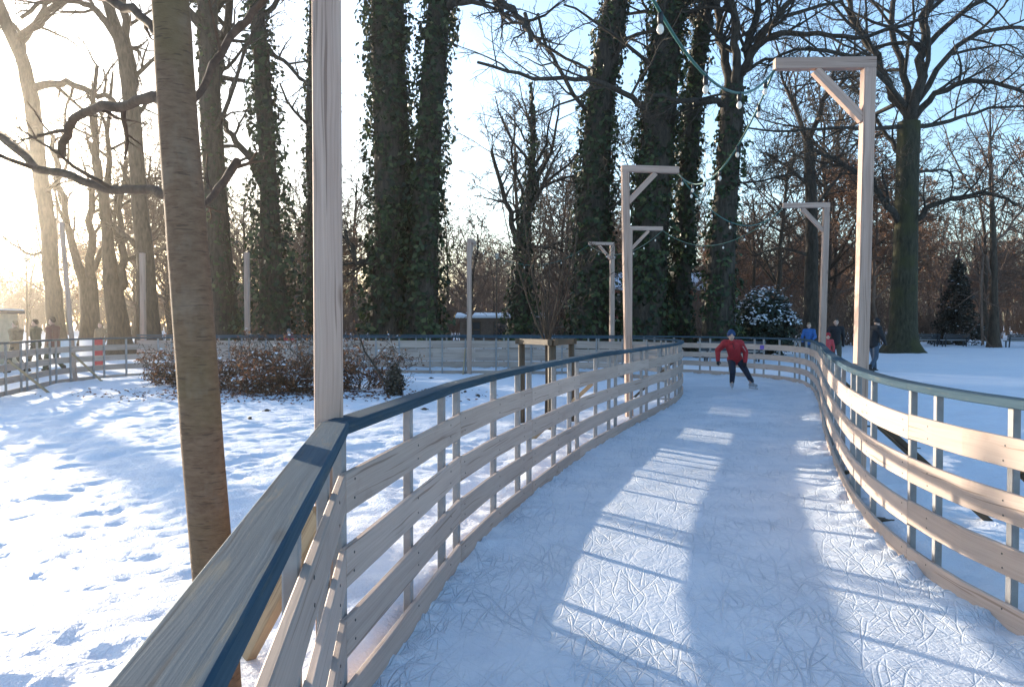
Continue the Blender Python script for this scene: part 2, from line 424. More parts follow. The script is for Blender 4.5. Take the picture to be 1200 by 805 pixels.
def build_fence(name, label, panels, side, braces=(), first=0):
    mid = panels[len(panels)//2][0]
    root = empty(name, (mid.x, mid.y, 0), label, 'fence', None)
    org = Vector((mid.x, mid.y, 0))
    bi = bj = None
    for k, pts in enumerate(panels):
        for (z0, z1) in BOARDS:
            mb = MB(); strip(mb, pts, 0, .027, z0, z1, side, wob=.008)
            nb_ = len(mb.f)
            if pts[3].length < 9:
                for t_ in (.045, .5, .86):
                    f_ = t_*(len(pts)-1); i_ = int(f_); p_ = pts[i_].lerp(pts[i_+1], f_-i_); d_ = (pts[i_+1]-pts[i_]).normalized(); n_ = Vector((-d_.y, d_.x, 0))*side
                    for zz_ in (z0+.045, z1-.04): 
                        c_ = p_+Vector((0, 0, zz_+rw.uniform(-.008, .008)))+d_*rw.uniform(-.008, .008); mb.tube([c_+n_*.004, c_-n_*.0022], .0055, 7)
            mb.v = [tuple(Vector(v)-org) for v in mb.v]; bo_ = mb.build('board', M['board'], root)
            if len(mb.f) > nb_:
                bo_.data.materials.append(M['socket'])
                for q_ in range(nb_, len(mb.f)): bo_.data.polygons[q_].material_index = 1
        mb = MB(); strip(mb, pts, -.012, .098, 1.165, 1.215, side, ch=.006, e0=.001, e1=.001, wob=.003)
        mb.v = [tuple(Vector(v)-org) for v in mb.v]; mb.build('rail', M['rail'], root)
        for t in (.035, .5, .85):
            f = t*(len(pts)-1); i = int(f); p = pts[i].lerp(pts[i+1], f-i)
            d = (pts[i+1]-pts[i]).normalized(); nn = Vector((-d.y, d.x, 0))*side
            q = p+nn*.0545-org
            mb = MB(); mb.beam((q.x, q.y, -.06), (q.x, q.y, 1.166), .043, .05, up=(d.x, d.y, 0), ch=.005)
            mb.build('post', M['post'], root)
        if k+first in braces:
            p = pts[3]; d = (pts[4]-pts[2]).normalized(); nn = Vector((-d.y, d.x, 0))*side
            a = p+nn*.10+Vector((0, 0, .82))-org; b = p+nn*.95+Vector((0, 0, .02))-org
            mb = MB(); mb.beam(a, b, .04, .05); o = mb.build('brace', M[braces[k+first]], root)
            mb = MB(); mb.beam(p+nn*.08-org+Vector((0, 0, .045)), p+nn*1.1-org+Vector((0, 0, .02)), .10, .035); mb.build('foot_plank', M['oldwood'], root)
    return root

fence_a = build_fence('rink_fence', 'pale board fence with worn blue-grey rail along the left edge of the ice', inner[:split_in+1], 1,
            {5: 'newwood', 8: 'oldwood'})
_c = Vector(fence_a.location); MB().beam(Vector((-.735, 2.98, .87))-_c, Vector((-1.27, 3.6, .0))-_c, .05, .085).build('brace', M['newwood'], fence_a)
fence_b = build_fence('rink_fence', 'board fence across the far side of the snowy island, grey posts facing the camera', inner[split_in+1:], 1,
            {k: ('post' if k % 2 else 'newwood') for k in range(split_in+2, len(inner), 2)}, split_in+1)
fence_c = build_fence('rink_fence', 'sunlit cream board fence with blue-grey rail along the right edge of the ice', outer[:split_out+1], -1,
            {k: 'oldwood' for k in range(1, split_out, 1)})
fence_d = build_fence('rink_fence', 'outermost board fence that crosses behind the red skater at the far bend of the ice', outer[split_out+1:], -1,
            {k: 'oldwood' for k in range(split_out+2, len(outer), 3)}, split_out+1)

# ------------------------------------------------------------------ ground and ice
IN_LINE = np.array([(p.x, p.y) for pan in inner for p in pan[:-1]]+[(inner[-1][-1].x, inner[-1][-1].y)])
OUT_LINE = np.array([(p.x, p.y) for pan in outer for p in pan[:-1]]+[(outer[-1][-1].x, outer[-1][-1].y)])
IN_POLY = np.vstack([IN_LINE, [(-8.6, 8), (-6.5, -2), (-4, -4), (-.6, -4)]])
OUT_POLY = np.vstack([OUT_LINE, [(-17.5, 27.5), (-17.5, 18), (-15, 8), (-11, -5), (3.6, -5)]])
def inpoly(x, y, P):
    c = np.zeros(x.shape, bool); n = len(P)
    for i in range(n):
        x1, y1 = P[i]; x2, y2 = P[(i+1) % n]
        if y1 == y2: continue
        k = ((y1 > y) != (y2 > y)) & (x < (x2-x1)*(y-y1)/(y2-y1)+x1)
        c ^= k
    return c
def linedist(x, y, L):
    d = np.full(x.shape, 1e9)
    for (x1, y1), (x2, y2) in zip(L, L[1:]):
        dx, dy = x2-x1, y2-y1; q = dx*dx+dy*dy+1e-12
        t = np.clip(((x-x1)*dx+(y-y1)*dy)/q, 0, 1)
        d = np.minimum(d, (x-x1-t*dx)**2+(y-y1-t*dy)**2)
    return np.sqrt(d)
def spread(a, b, s0, grow, lim):
    out = [a]; s = s0
    while out[-1] < b: out.append(out[-1]+s); s = min(lim, s*grow)
    return out
def grid_mesh(name, xs, ys, hfun, keep=None, mat=None):
    X, Y = np.meshgrid(np.array(xs), np.array(ys)); sh = X.shape
    x, y = X.ravel(), Y.ravel()
    z, ok = hfun(x, y)
    idx = np.arange(x.size).reshape(sh)
    q = np.stack([idx[:-1, :-1], idx[:-1, 1:], idx[1:, 1:], idx[1:, :-1]], -1).reshape(-1, 4)
    if ok is not None:
        q = q[ok[q].all(1)]
        used = np.unique(q); rm = np.full(x.size, -1); rm[used] = np.arange(used.size)
        q = rm[q]; x, y, z = x[used], y[used], z[used]
    return np_mesh(name, np.stack([x, y, z], 1), q, mat, smooth=True)

def snow_h(x, y):
    near = np.exp(-np.maximum(0, np.hypot(x, y)-10)/30)
    big = fbm(x*.35, y*.35, 3, 3)*.16
    # trampled and thawed lumps, soft edged
    wx = x+fbm(x*1.1, y*1.1, 21, 2)*.6; wy = y+fbm(x*1.1+9, y*1.1, 22, 2)*.6
    l1 = fbm(wx*2.1, wy*2.6, 7, 3, .55)
    l2 = fbm(wx*5.5, wy*6.0, 11, 3, .5)
    l3 = fbm(x*11, y*12, 13, 2)
    lump = l1*.085+l2*.036+l3*.024*near**3
    calm = .75+.7*np.clip(fbm(x*.25, y*.25, 31, 2)+.35, 0, 1)
    far = np.clip((np.hypot(x, y)-40)/400, 0, 1)
    return .06+big*.55+lump*calm*(.6+.4*near)+far*fbm(x*.012, y*.012, 5, 3)*2.0
def ground_fun(x, y):
    z = snow_h(x, y)
    near = (x > -19) & (x < 10) & (y > -6) & (y < 31)
    xn, yn = x[near], y[near]
    ins = inpoly(xn, yn, OUT_POLY) & ~inpoly(xn, yn, IN_POLY)
    d = np.minimum(linedist(xn, yn, IN_LINE), linedist(xn, yn, OUT_LINE))
    sd = np.where(ins, d, -d)
    zz = z[near]
    zz = np.where(sd > -.06, -.14, np.minimum(zz, .02+np.maximum(0, -sd-.06)*.35+np.maximum(0, zz)*np.clip((-sd-.05)/.8, 0, 1)))
    z[near] = zz
    return z, None
xs = [-v for v in reversed(spread(9.5, 600, .1, 1.13, 60))]+list(np.arange(-9.45, 3.0, .055))+spread(3.0, 600, .075, 1.016, 60)
ys = [-v for v in reversed(spread(1.0, 150, .15, 1.3, 60))]+list(np.arange(-.95, 14.0, .055))+spread(14.0, 700, .06, 1.022, 60)
ground = grid_mesh('snow_ground', xs, ys, ground_fun, mat=M['snow'])
tag(ground, 'snow covered park ground, trodden and lumpy', 'ground', kind='structure')

def ice_fun(x, y):
    ins = inpoly(x, y, OUT_POLY) & ~inpoly(x, y, IN_POLY)
    d = np.minimum(linedist(x, y, IN_LINE), linedist(x, y, OUT_LINE))
    ok = ins | (d < .07)
    sd = np.where(ins, d, 0)
    edge = .5+fbm(x*3, y*3, 41, 3)*1.6
    do = linedist(x, y, OUT_LINE)
    bank = np.clip(edge, 0, 1.4)*(.022*np.exp(-(sd/.13)**2)+.045*np.exp(-(do/.30)**2))
    crumb = np.clip(fbm(x*11, y*11, 43, 3), 0, 1)*.09*np.exp(-(sd/.22)**2)
    z = bank+crumb+fbm(x*.8, y*.8, 44, 3)*.02+fbm(x*6, y*6, 45, 3)*.006
    return z, ok
ixs = spread(-18, -1.0, .25, 1.0, .25)[:-1]+list(np.arange(-1.0, 4.2, .035))+spread(4.2, 8.0, .06, 1.0, .06)
iys = spread(-4, .5, .2, 1, .2)[:-1]+list(np.arange(.5, 9, .035))+spread(9, 29.5, .045, 1.004, .12)
ice = grid_mesh('ice_path', ixs, iys, ice_fun, mat=M['ice'])
tag(ice, 'scratched natural ice of the skating track', 'ice', kind='structure')

# ------------------------------------------------------------------ gallows poles with lamp arms
def gallows(px_base, Yd, H, arm_ang, label, w=.115, arm=.92, lean=(0, 0), x=None):
    X = (px_base-600)/F*Yd if x is None else x
    root = empty('gallows_pole', (X, Yd, 0), label, 'lamp pole', 'wooden gallows poles along the rink')
    a = Vector((math.cos(arm_ang), math.sin(arm_ang), 0))
    t = Vector((lean[0], lean[1], H))
    mb = MB(); mb.beam((0, 0, -.1), t, w, w, up=(a.x, a.y, 0), ch=.006); mb.build('pole', M['pole'], root)
    if not arm: return root, Vector((X, Yd, 0))+t
    mb = MB(); mb.beam(t-a*(w*.5+.004)+Vector((0, 0, .055)), t+a*arm+Vector((0, 0, .055)), w*.85, .108); mb.build('arm', M['pole'], root)
    mb = MB(); mb.beam(t+Vector((0, 0, -.5))+a*(w*.45), t+a*.52+Vector((0, 0, -.01)), w*.72, .085); mb.build('brace', M['pole'], root)
    return root, Vector((X, Yd, 0))+t+a*arm
tips = {}
_, tips['a'] = gallows(0, 3.235, 4.2, R(15), 'thickest pale wooden pole, right at the near bend of the left rail', x=-.765)
_, tips['b'] = gallows(1007, 7.75, 4.12, R(178), 'nearest wooden gallows pole behind the right fence, arm pointing left over the ice', lean=(.06, 0))
_, tips['c'] = gallows(738, 12.95, 4.12, R(8), 'wooden gallows pole behind the left fence with its arm pointing right over the ice', lean=(-.09, 0))
_, tips['d'] = gallows(962, 16.9, 4.12, R(176), 'bluish gallows pole at the far end of the right fence, beside the person in blue', lean=(.09, 0), w=.125)
_, tips['e'] = gallows(736, 21.6, 4.2, R(5), 'gallows pole half hidden behind the nearer left pole, arm pointing right', x=3.27)
_, tips['f'] = gallows(717, 29.2, 4.55, R(192), 'gallows pole beyond the far fence between two ivy trunks, arm pointing left', w=.16)
_, tips['g'] = gallows(550, 24.2, 4.15, R(82), 'lone grey gallows pole behind the middle of the far island fence', w=.13)
_, tips['h'] = gallows(290, 29.3, 4.3, R(80), 'thin pale bare pole between the left ivy trunk and the brush', w=.16, arm=0)
_, tips['i'] = gallows(168, 29.6, 4.3, R(85), 'pale bare pole in the sun glare in front of a thick bare trunk', w=.16, arm=0)
_, tips['j'] = gallows(88, 21.3, 4.4, R(200), 'leaning pale pole at the bend of the left fence, in the sun glare', w=.11, lean=(-.33, 0), arm=0)

def garland(p, q, sag, n, label, skip=()):
    p = Vector(p); q = Vector(q)
    root = empty('string_lights', p, label, 'string lights', 'garlands of bulbs strung between the poles')
    pts = []
    for k in range(25):
        t = k/24; v = p.lerp(q, t)-p; v.z -= sag*4*t*(1-t); pts.append(v)
    MB().tube(pts, .011, 5).build('cable', M['cable'], root, True)
    for k in range(n):
        t = (k+.6)/n; v = p.lerp(q, t)-p; v.z -= sag*4*t*(1-t)
        s = MB().tube([v+Vector((0, 0, .005)), v+Vector((0, 0, -.03)), v+Vector((0, 0, -.065))], [.016, .02, .018], 7).build('socket', M['socket'], root, True)
        MB().ball(v+Vector((0, 0, -.10)), .023, .023, .032, 9, 7).build('bulb', M['bulb'], root, True)
    return root
garland(tips['a'], tips['b'], .75, 5, 'bulb garland hanging from the arm of the nearest right gallows pole towards the camera')
garland(tips['b'], tips['c'], .55, 6, 'bulb garland from the nearest right pole across to the left gallows pole')
garland(tips['c'], tips['d'], .6, 6, 'bulb garland from the left gallows pole to the bluish pole at the far right')
garland(tips['d'], tips['e'], .6, 6, 'bulb garland from the bluish pole back to the half hidden left pole')
garland(tips['e'], tips['f'], .5, 8, 'far bulb garland between the two poles in front of the ivy trunks')
garland(tips['f'], tips['g'], .7, 6, 'bulb garland running behind the island past the ivy covered sapling')

# ------------------------------------------------------------------ trees
class Tree:
    """branch tubes gathered in numpy-friendly lists"""
    def __init__(s, seed): s.rng = random.Random(seed); s.v = []; s.f = []; s.tips = []
    def tube(s, pts, rad, n):
        base = len(s.v); m = len(pts); px = None
        for i in range(m):
            a = pts[max(i-1, 0)]; b = pts[min(i+1, m-1)]
            dx, dy, dz = b[0]-a[0], b[1]-a[1], b[2]-a[2]
            l = math.sqrt(dx*dx+dy*dy+dz*dz) or 1e-6; dx /= l; dy /= l; dz /= l
            if px is None:
                ux, uy, uz = (1, 0, 0) if abs(dx) < .8 else (0, 1, 0)
            else: ux, uy, uz = px
            k = ux*dx+uy*dy+uz*dz; ux -= k*dx; uy -= k*dy; uz -= k*dz
            l = math.sqrt(ux*ux+uy*uy+uz*uz) or 1e-6; ux /= l; uy /= l; uz /= l
            px = (ux, uy, uz)
            wx, wy, wz = dy*uz-dz*uy, dz*ux-dx*uz, dx*uy-dy*ux
            r = rad[i]; p = pts[i]
            for q in range(n):
                t = 2*PI*q/n; c = math.cos(t)*r; e = math.sin(t)*r
                s.v.append((p[0]+ux*c+wx*e, p[1]+uy*c+wy*e, p[2]+uz*c+wz*e))
        for i in range(m-1):
            o = base+i*n
            for q in range(n):
                j = (q+1) % n
                s.f.append((o+q, o+j, o+n+j, o+n+q))
    def branch(s, p, d, L, r, lv, P):
        """P: dict of lists per level: n (children), ratio, up, wob"""
        rng = s.rng; ns = (6, 5, 4, 3, 2)[min(lv, 4)]
        d = Vector(d).normalized(); pts = [Vector(p)]; rad = [r]
        end = .3 if lv < P['depth'] else .45
        for k in range(ns):
            w = P['wob']*(1 if lv < 2 else 1.3)
            d = (d+Vector((rng.gauss(0, w), rng.gauss(0, w), rng.gauss(0, w)+P['up'][min(lv, 4)]))).normalized()
            pts.append(pts[-1]+d*(L/ns)); rad.append(max(P['rmin'], r*(1-(1-end)*(k+1)/ns)))
        s.tube(pts, rad, (7, 5, 4, 3, 3)[min(lv, 4)])
        s.kids(pts, rad, L, lv, P)
    def kids(s, pts, rad, L, lv, P):
        rng = s.rng
        if lv >= P['depth']:
            s.tips.append(tuple(pts[-1])); return
        nk = P['n'][lv]; nk = int(nk)+(rng.random() < nk-int(nk)); m = len(pts)-1
        for c in range(nk):
            t = P.get('start', .2)+(1-P.get('start', .2))*(c+rng.random())/nk
            f = min(t*m, m-.001); i = int(f); q = pts[i].lerp(pts[i+1], f-i); dd = (pts[i+1]-pts[i]).normalized()
            rr = rad[i]+(rad[i+1]-rad[i])*(f-i)
            ax = dd.orthogonal().normalized(); ax.rotate(Quaternion(dd, rng.random()*2*PI))
            nd = dd.copy(); nd.rotate(Quaternion(ax, R(rng.uniform(28, 68))))
            s.branch(q, nd, L*P['ratio'][lv]*rng.uniform(.65, 1.2)*(1.15-.45*t), max(P['rmin'], rr*rng.uniform(.45, .68)), lv+1, P)
    def limb(s, pts, r0, r1, lv, P, n=7, sub=3):
        """hand placed limb with its own twigs; pts of Vectors"""
        rng = s.rng
        L = sum((b-a).length for a, b in zip(pts, pts[1:])); fine = []
        Q = [pts[0]*2-pts[1]]+list(pts)+[pts[-1]*2-pts[-2]]
        for i in range(1, len(Q)-2):
            for k in range(sub):
                t = k/sub; p0, p1, p2, p3 = Q[i-1:i+3]
                v = .5*((2*p1)+(p2-p0)*t+(2*p0-5*p1+4*p2-p3)*t*t+(3*p1-p0-3*p2+p3)*t**3)
                j = r0*.35; fine.append(v+Vector((rng.gauss(0, j), rng.gauss(0, j), rng.gauss(0, j)))*(0 if i == 1 and k == 0 else 1))
        fine.append(pts[-1]); m = len(fine)-1
        rad = [r0+(r1-r0)*(k/m)**.8 for k in range(m+1)]
        s.tube(fine, rad, n)
        if P: s.kids(fine, rad, L, lv, P)
        return fine, rad
    def mesh(s, name, mat, parent, smooth=True):
        return np_mesh(name, np.array(s.v, dtype=np.float32), np.array(s.f), mat, parent, smooth=smooth)

def leaf_quads(C, Nrm, size, rng, aspect=.75):
    """kite leaves at centres C facing roughly Nrm"""
    n = len(C); Nrm = Nrm/np.maximum(1e-6, np.linalg.norm(Nrm, axis=1, keepdims=True))
    t = rng.normal(size=(n, 3)); t -= (t*Nrm).sum(1, keepdims=True)*Nrm; t /= np.maximum(1e-6, np.linalg.norm(t, axis=1, keepdims=True))
    b = np.cross(Nrm, t); sz = size*rng.uniform(.6, 1.35, (n, 1))
    V = np.stack([C-t*sz*.55, C+b*sz*.45*aspect+Nrm*sz*.06-t*sz*.05, C+t*sz*.6, C-b*sz*.45*aspect+Nrm*sz*.06-t*sz*.05], 1).reshape(-1, 3)
    return V, np.arange(n*4).reshape(n, 4)

def ivy_on(pts, rads, n, size, parent, seed, loose=1.0, spray=.12, mat='ivy'):
    """ivy leaves wrapped round a trunk polyline; rads = outer radius of the ivy"""
    rng = np.random.default_rng(seed)
    P = np.array([tuple(p) for p in pts]); Rr = np.array(rads); m = len(P)-1
    seg = np.linalg.norm(np.diff(P, axis=0), axis=1); wgt = seg*(Rr[1:]+Rr[:-1]); cs = np.cumsum(wgt)/wgt.sum()
    u = rng.random(n); i = np.searchsorted(cs, u).clip(0, m-1); t = rng.random(n)[:, None]
    c = P[i]*(1-t)+P[i+1]*t; r = Rr[i]*(1-t[:, 0])+Rr[i+1]*t[:, 0]
    a = rng.random(n)*2*PI; h = c[:, 2]
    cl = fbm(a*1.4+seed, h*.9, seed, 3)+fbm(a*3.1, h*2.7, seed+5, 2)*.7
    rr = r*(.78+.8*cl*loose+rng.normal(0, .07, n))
    far = rng.random(n) < spray
    rr = np.where(far, rr*rng.uniform(1.03, 1.32, n), rr)
    nr = np.stack([np.cos(a), np.sin(a), np.zeros(n)], 1)
    C = c+nr*rr[:, None]
    nn = nr+rng.normal(0, .55, (n, 3))+np.array([0, 0, .35])
    hole = (cl > -.26) | (rng.random(n) < .35)
    C, nn, cl, n = C[hole], nn[hole], cl[hole], int(hole.sum())
    V, Fc = leaf_quads(C, nn, size*rng.uniform(.75, 1.2, (n, 1)), rng)
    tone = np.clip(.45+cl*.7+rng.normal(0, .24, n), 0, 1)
    return np_mesh('ivy', V, Fc, M[mat], parent, tone)

def rel(pts, o): return [Vector(p)-o for p in pts]

P_OAK = dict(n=[8, 5.6, 4.6, 3.4], ratio=[.55, .5, .5, .5], up=[.03, .03, .04, .03, .02], wob=.17, depth=4, rmin=.010, start=.15)
P_SUB = dict(n=[6, 5, 4, 3], ratio=[.42, .5, .5, .5], up=[.04, .03, .03, .02, .02], wob=.18, depth=3, rmin=.010, start=.12)
P_FINE = dict(n=[7, 5.4, 4.6, 3.6], ratio=[.5, .5, .5, .5], up=[.03, .03, .04, .03, .02], wob=.16, depth=4, rmin=.0075, start=.15)
P_TALL = dict(n=[8, 4, 3.6, 3], ratio=[.32, .5, .5, .5], up=[.1, .07, .05, .04, .03], wob=.13, depth=3, rmin=.010, start=.3)

def flare(pts, r, base=1.5):
    return [r[0]*base]+r[1:]

def hero(name, label, Y, trunk, w, limbs=(), wav=.07, thin=1.0, mat='bark', P=P_SUB, seed=1, ivy=None, group=None, crown=None, jitter=1.2, twig='bark'):
    """trunk: photo pixels at Y; w: trunk widths in photo pixels; limbs: (pixel list, w0, w1, depth drift)"""
    s = Y/F
    T = [at(x, y, Y) for x, y in trunk]; T[0].z = -.15
    o = Vector((T[0].x, T[0].y, 0))
    root = empty(name, o, label, 'tree', group)
    tr = Tree(seed); rads = [a*s/2 for a in w]
    fine, fr = tr.limb(rel(T, o), 1, 1, 0, None, 12, 4) if False else (None, None)
    pts = rel(T, o)
    # trunk tube with its own radii
    dense = []; dr = []
    for i in range(len(pts)-1):
        for k in range(4):
            t = k/4; dense.append(pts[i].lerp(pts[i+1], t)); dr.append(rads[i]+(rads[i+1]-rads[i])*t)
    dense.append(pts[-1]); dr.append(rads[-1])
    for k in range(1, len(dense)-1):
        dense[k] += min(1, (dense[k+1]-dense[k]).length/(2.5*dr[k]))**2* Vector((tr.rng.gauss(0, dr[k]*wav), tr.rng.gauss(0, dr[k]*wav), 0))
    trk = Tree(seed); 
    tube_r = [r*((1.55 if k == 0 else 1.18 if k == 1 else 1) if Y > 10 else (1.25 if k == 0 else 1)) for k, r in enumerate(dr)]
    trk.tube(dense, tube_r, 14); trk.mesh('trunk', M[mat], root)
    cr = Tree(seed+7)
    for (lp, w0, w1, dy) in limbs:
        L = [at(x, y, Y+dy*k/max(1, len(lp)-1)) for k, (x, y) in enumerate(lp)]
        cr.limb(rel(L, o), w0*s/2*thin, max(w1*s/2*thin, .02), 0, P)
    if crown:
        top = dense[-1]
        for k in range(crown[0]):
            a = 2*PI*(k+cr.rng.random()*.7)/crown[0]; el = cr.rng.uniform(.5, 1.25)
            f = cr.rng.uniform(crown[2], 1)*(len(dense)-1.01); i = int(f); q = dense[i].lerp(dense[i+1], f-i)
            cr.branch(q, (math.cos(a)*math.cos(el), math.sin(a)*math.cos(el), math.sin(el)), crown[1]*cr.rng.uniform(.7, 1.2), dr[i]*.5, 1, P_OAK)
    if cr.v: cr.mesh('crown', M[twig], root)
    if ivy: ivy_on(dense, [r*ivy[0] for r in dr], ivy[1], ivy[2], root, seed, *(ivy[3:] or ()))
    return root

# the young tree beside the camera
T1Y = 3.0
hero('young_tree', 'smooth grey-brown young trunk rising from the snow just beyond the near rail', T1Y,
     [(258, 860), (248, 690), (236, 520), (224, 330), (212, 160), (204, 0), (196, -190), (190, -420)], [52, 47, 47, 46, 44, 41, 36, 28],
     [([(218, 236), (193, 228), (160, 222), (125, 222), (85, 208), (45, 195), (5, 162), (-60, 130)], 12, 5, 1.2),
      ([(210, 122), (190, 118), (165, 122), (140, 130), (110, 128), (85, 150), (75, 185)], 13, 3, .8),
      ([(205, 55), (186, 40), (170, 22), (140, 8), (110, -10), (70, -30)], 10, 5, .5),
      ([(212, 140), (238, 112), (252, 80), (275, 45), (300, 18), (330, -15), (370, -60)], 8, 4, .9),
      ([(218, 250), (240, 240), (258, 222), (280, 190)], 4, 1.5, .5)],
     wav=.015, mat='bark_young', twig='bark_limb', seed=5, P=dict(n=[3, 3, 2], ratio=[.3, .5, .5, .5], up=[.10, .06, .02, .02, .02], wob=.13, depth=2, rmin=.003, start=.3))

# bare trees against the sun, on the left
hero('park_tree', 'leftmost bare trunk, leaning into the glare, with a crooked limb to the right', 41, [(68, 412), (63, 340), (56, 250), (48, 190), (42, 120), (30, 70), (8, 20), (-18, -40)], [21, 18, 17, 16, 17, 14, 14, 12],
     [([(46, 105), (75, 100), (105, 108), (135, 122), (160, 128)], 10, 4, -3), ([(30, 70), (35, 45), (55, 30), (60, 5), (75, -30)], 9, 5, 3), ([(45, 180), (30, 178), (10, 160), (-20, 150)], 6, 3, 2),
      ([(52, 230), (75, 205), (85, 180), (80, 140)], 5, 2, -2), ([(22, 50), (60, 20), (110, -6), (160, -15)], 9, 5, -2), ([(60, 290), (40, 300), (15, 285), (-10, 270)], 4, 1.5, 1)], seed=11, mat='bark_warm', twig='bark_warm', P=P_SUB)
hero('park_tree', 'short forked trunk in the glare, between two taller bare trees', 44, [(104, 412), (106, 370), (104, 330), (98, 318)], [24, 20, 20, 17],
     [([(100, 325), (88, 300), (78, 260), (72, 215), (66, 160)], 12, 5, 2), ([(108, 330), (112, 290), (108, 240), (116, 190), (112, 120)], 12, 4, -2), ([(106, 320), (122, 295), (135, 262), (140, 215)], 8, 3, 1)], seed=12, mat='bark_warm', twig='bark_warm', P=P_TALL)
hero('park_tree', 'two-stemmed bare tree behind the pale pole in the glare', 40, [(142, 412), (139, 380), (132, 330), (128, 290), (124, 230)], [30, 24, 20, 13, 12],
     [([(138, 360), (146, 320), (143, 280), (140, 250), (150, 190)], 12, 5, 1), ([(124, 235), (118, 190), (112, 150), (118, 80)], 10, 4, -2), ([(124, 235), (132, 190), (128, 140), (136, 90)], 9, 3, 2)], seed=13, mat='bark_warm', twig='bark_warm', P=P_TALL)
hero('park_tree', 'tall bare trunk bending left above, beside the pale pole', 38, [(179, 412), (175, 370), (171, 300), (164, 220), (158, 130), (150, 70), (135, 20), (118, -40)], [28, 22, 19, 17, 17, 15, 12, 10],
     [([(160, 130), (158, 80), (150, 30), (150, -20)], 12, 9, 2), ([(150, 60), (120, 20), (95, 5), (60, 8), (30, 25)], 9, 4, -2), ([(166, 240), (150, 205), (140, 190)], 5, 2, 1), ([(161, 290), (140, 270), (130, 262)], 7, 4, 0), ([(160, 140), (185, 110), (215, 95)], 6, 2, 4)], seed=14, mat='bark_warm', twig='bark_warm', P=P_SUB)
hero('park_tree', 'straight dark trunk with sparse ivy, just right of the young tree', 37, [(264, 412), (262, 360), (257, 280), (252, 190), (249, 90), (246, 0), (244, -80)], [40, 32, 27, 25, 24, 22, 18],
     [([(250, 120), (262, 80), (268, 40), (272, -30)], 13, 9, 2), ([(250, 160), (270, 120), (290, 60), (310, 20)], 6, 3, -3)], seed=15, P=P_SUB, ivy=(1.25, 2600, .22, 1.2, .2), crown=(6, 8, .7))
hero('ivy_tree', 'ragged ivy covered trunk between the young tree and the near pole', 36, [(322, 412), (322, 370), (318, 300), (316, 210), (312, 120), (305, 30), (300, -50), (294, -130)], [40, 36, 26, 20, 20, 17, 15, 12],
     [([(316, 230), (295, 190), (275, 160), (262, 140)], 11, 6, 3), ([(308, 60), (335, 75), (355, 95), (372, 110)], 6, 3, -2), ([(306, 30), (330, 0), (350, -30)], 8, 4, 2)], seed=16, P=P_SUB, ivy=(2.1, 5200, .24, 1.3, .28), crown=(6, 7, .8))
hero('ivy_tree', 'thin ivy covered trunk just left of the near wooden pole', 39, [(370, 412), (369, 360), (371, 280), (368, 180), (370, 90), (372, 0), (374, -100)], [28, 24, 20, 17, 16, 14, 10],
     [([(369, 160), (345, 130), (330, 100)], 5, 2, -2)], seed=17, P=P_SUB, ivy=(1.65, 3200, .22, 1.1, .18), crown=(5, 7, .8))
hero('ivy_tree', 'broadest ivy covered trunk, just right of the near pole', 37, [(459, 412), (459, 360), (461, 280), (460, 190), (457, 100), (455, 0), (452, -110), (450, -190)], [56, 50, 44, 42, 40, 38, 30, 24],
     [([(440, 290), (425, 310), (415, 300), (405, 270)], 10, 4, -2), ([(455, -60), (400, -110), (360, -140)], 12, 5, 2)], seed=18, P=P_SUB, ivy=(1.5, 10500, .25, 1.1, .14), crown=(7, 9, .8))
hero('ivy_tree', 'ivy covered trunk leaning against the broadest one, with a bare limb reaching right', 36.2, [(492, 412), (494, 360), (497, 290), (501, 210), (506, 120), (513, 40), (519, -30), (524, -150)], [48, 40, 33, 30, 28, 27, 24, 16],
     [([(516, 15), (535, 4), (556, -5), (580, 6), (600, 16), (615, 32), (622, 52)], 13, 5, -4), ([(580, 4), (590, 22), (602, 30), (615, 33)], 7, 3, -2), ([(615, 20), (625, 45), (650, 65), (690, 85)], 5, 3, -3)], seed=19, P=P_SUB, ivy=(1.6, 8600, .24, 1.2, .18), crown=(6, 8, .85))
hero('ivy_tree', 'smaller forked ivy tree with bare twiggy tops, in the bright gap', 41, [(610, 412), (611, 370), (612, 320), (614, 270), (622, 220), (625, 160), (622, 100)], [24, 20, 16, 13, 9, 5, 1.2],
     [([(612, 300), (600, 262), (588, 220), (576, 178)], 9, 4, 1), ([(620, 225), (640, 190), (650, 160), (655, 120)], 6, 2, 2), ([(618, 250), (640, 215), (665, 195), (690, 165)], 5, 2, -2), ([(614, 235), (600, 190), (604, 150)], 4, 2, 1), ([(611, 290), (640, 290), (672, 278), (700, 262)], 5, 2, -4)],
     seed=20, P=P_TALL, ivy=(1.9, 3000, .22, 1.35, .3), crown=(9, 4.5, .5))
bp = hero('ivy_tree', 'ivy covered trunk leaning right, just left of the paired gallows poles', 38, [(693, 412), (692, 360), (694, 290), (697, 220), (700, 150), (708, 80), (720, 10), (732, -70), (745, -160)], [46, 42, 38, 34, 32, 30, 27, 20, 14],
     [([(700, 150), (660, 95), (640, 60), (630, 20)], 6, 3, -3), ([(705, 110), (725, 60), (760, 40), (790, 40)], 6, 3, -3), ([(702, 260), (720, 240), (745, 225)], 4, 2, -2)], seed=21, P=P_SUB, ivy=(1.45, 8600, .24, 1.1, .16), crown=(6, 8, .85))
hero('ivy_tree', 'thick ivy covered trunk directly behind the paired gallows poles', 37, [(756, 412), (756, 360), (760, 290), (766, 210), (772, 130), (778, 60), (786, -20), (790, -140)], [56, 48, 43, 40, 38, 34, 30, 18],
     [([(770, 140), (740, 118), (700, 96), (660, 96), (610, 92), (560, 76)], 8, 3, -5), ([(780, 50), (800, 20), (820, -20)], 8, 4, 2), ([(776, 90), (740, 60), (700, 30), (660, 10)], 6, 2, -3)], seed=22, P=P_SUB, ivy=(1.4, 9600, .24, 1.05, .14), crown=(7, 9, .85))
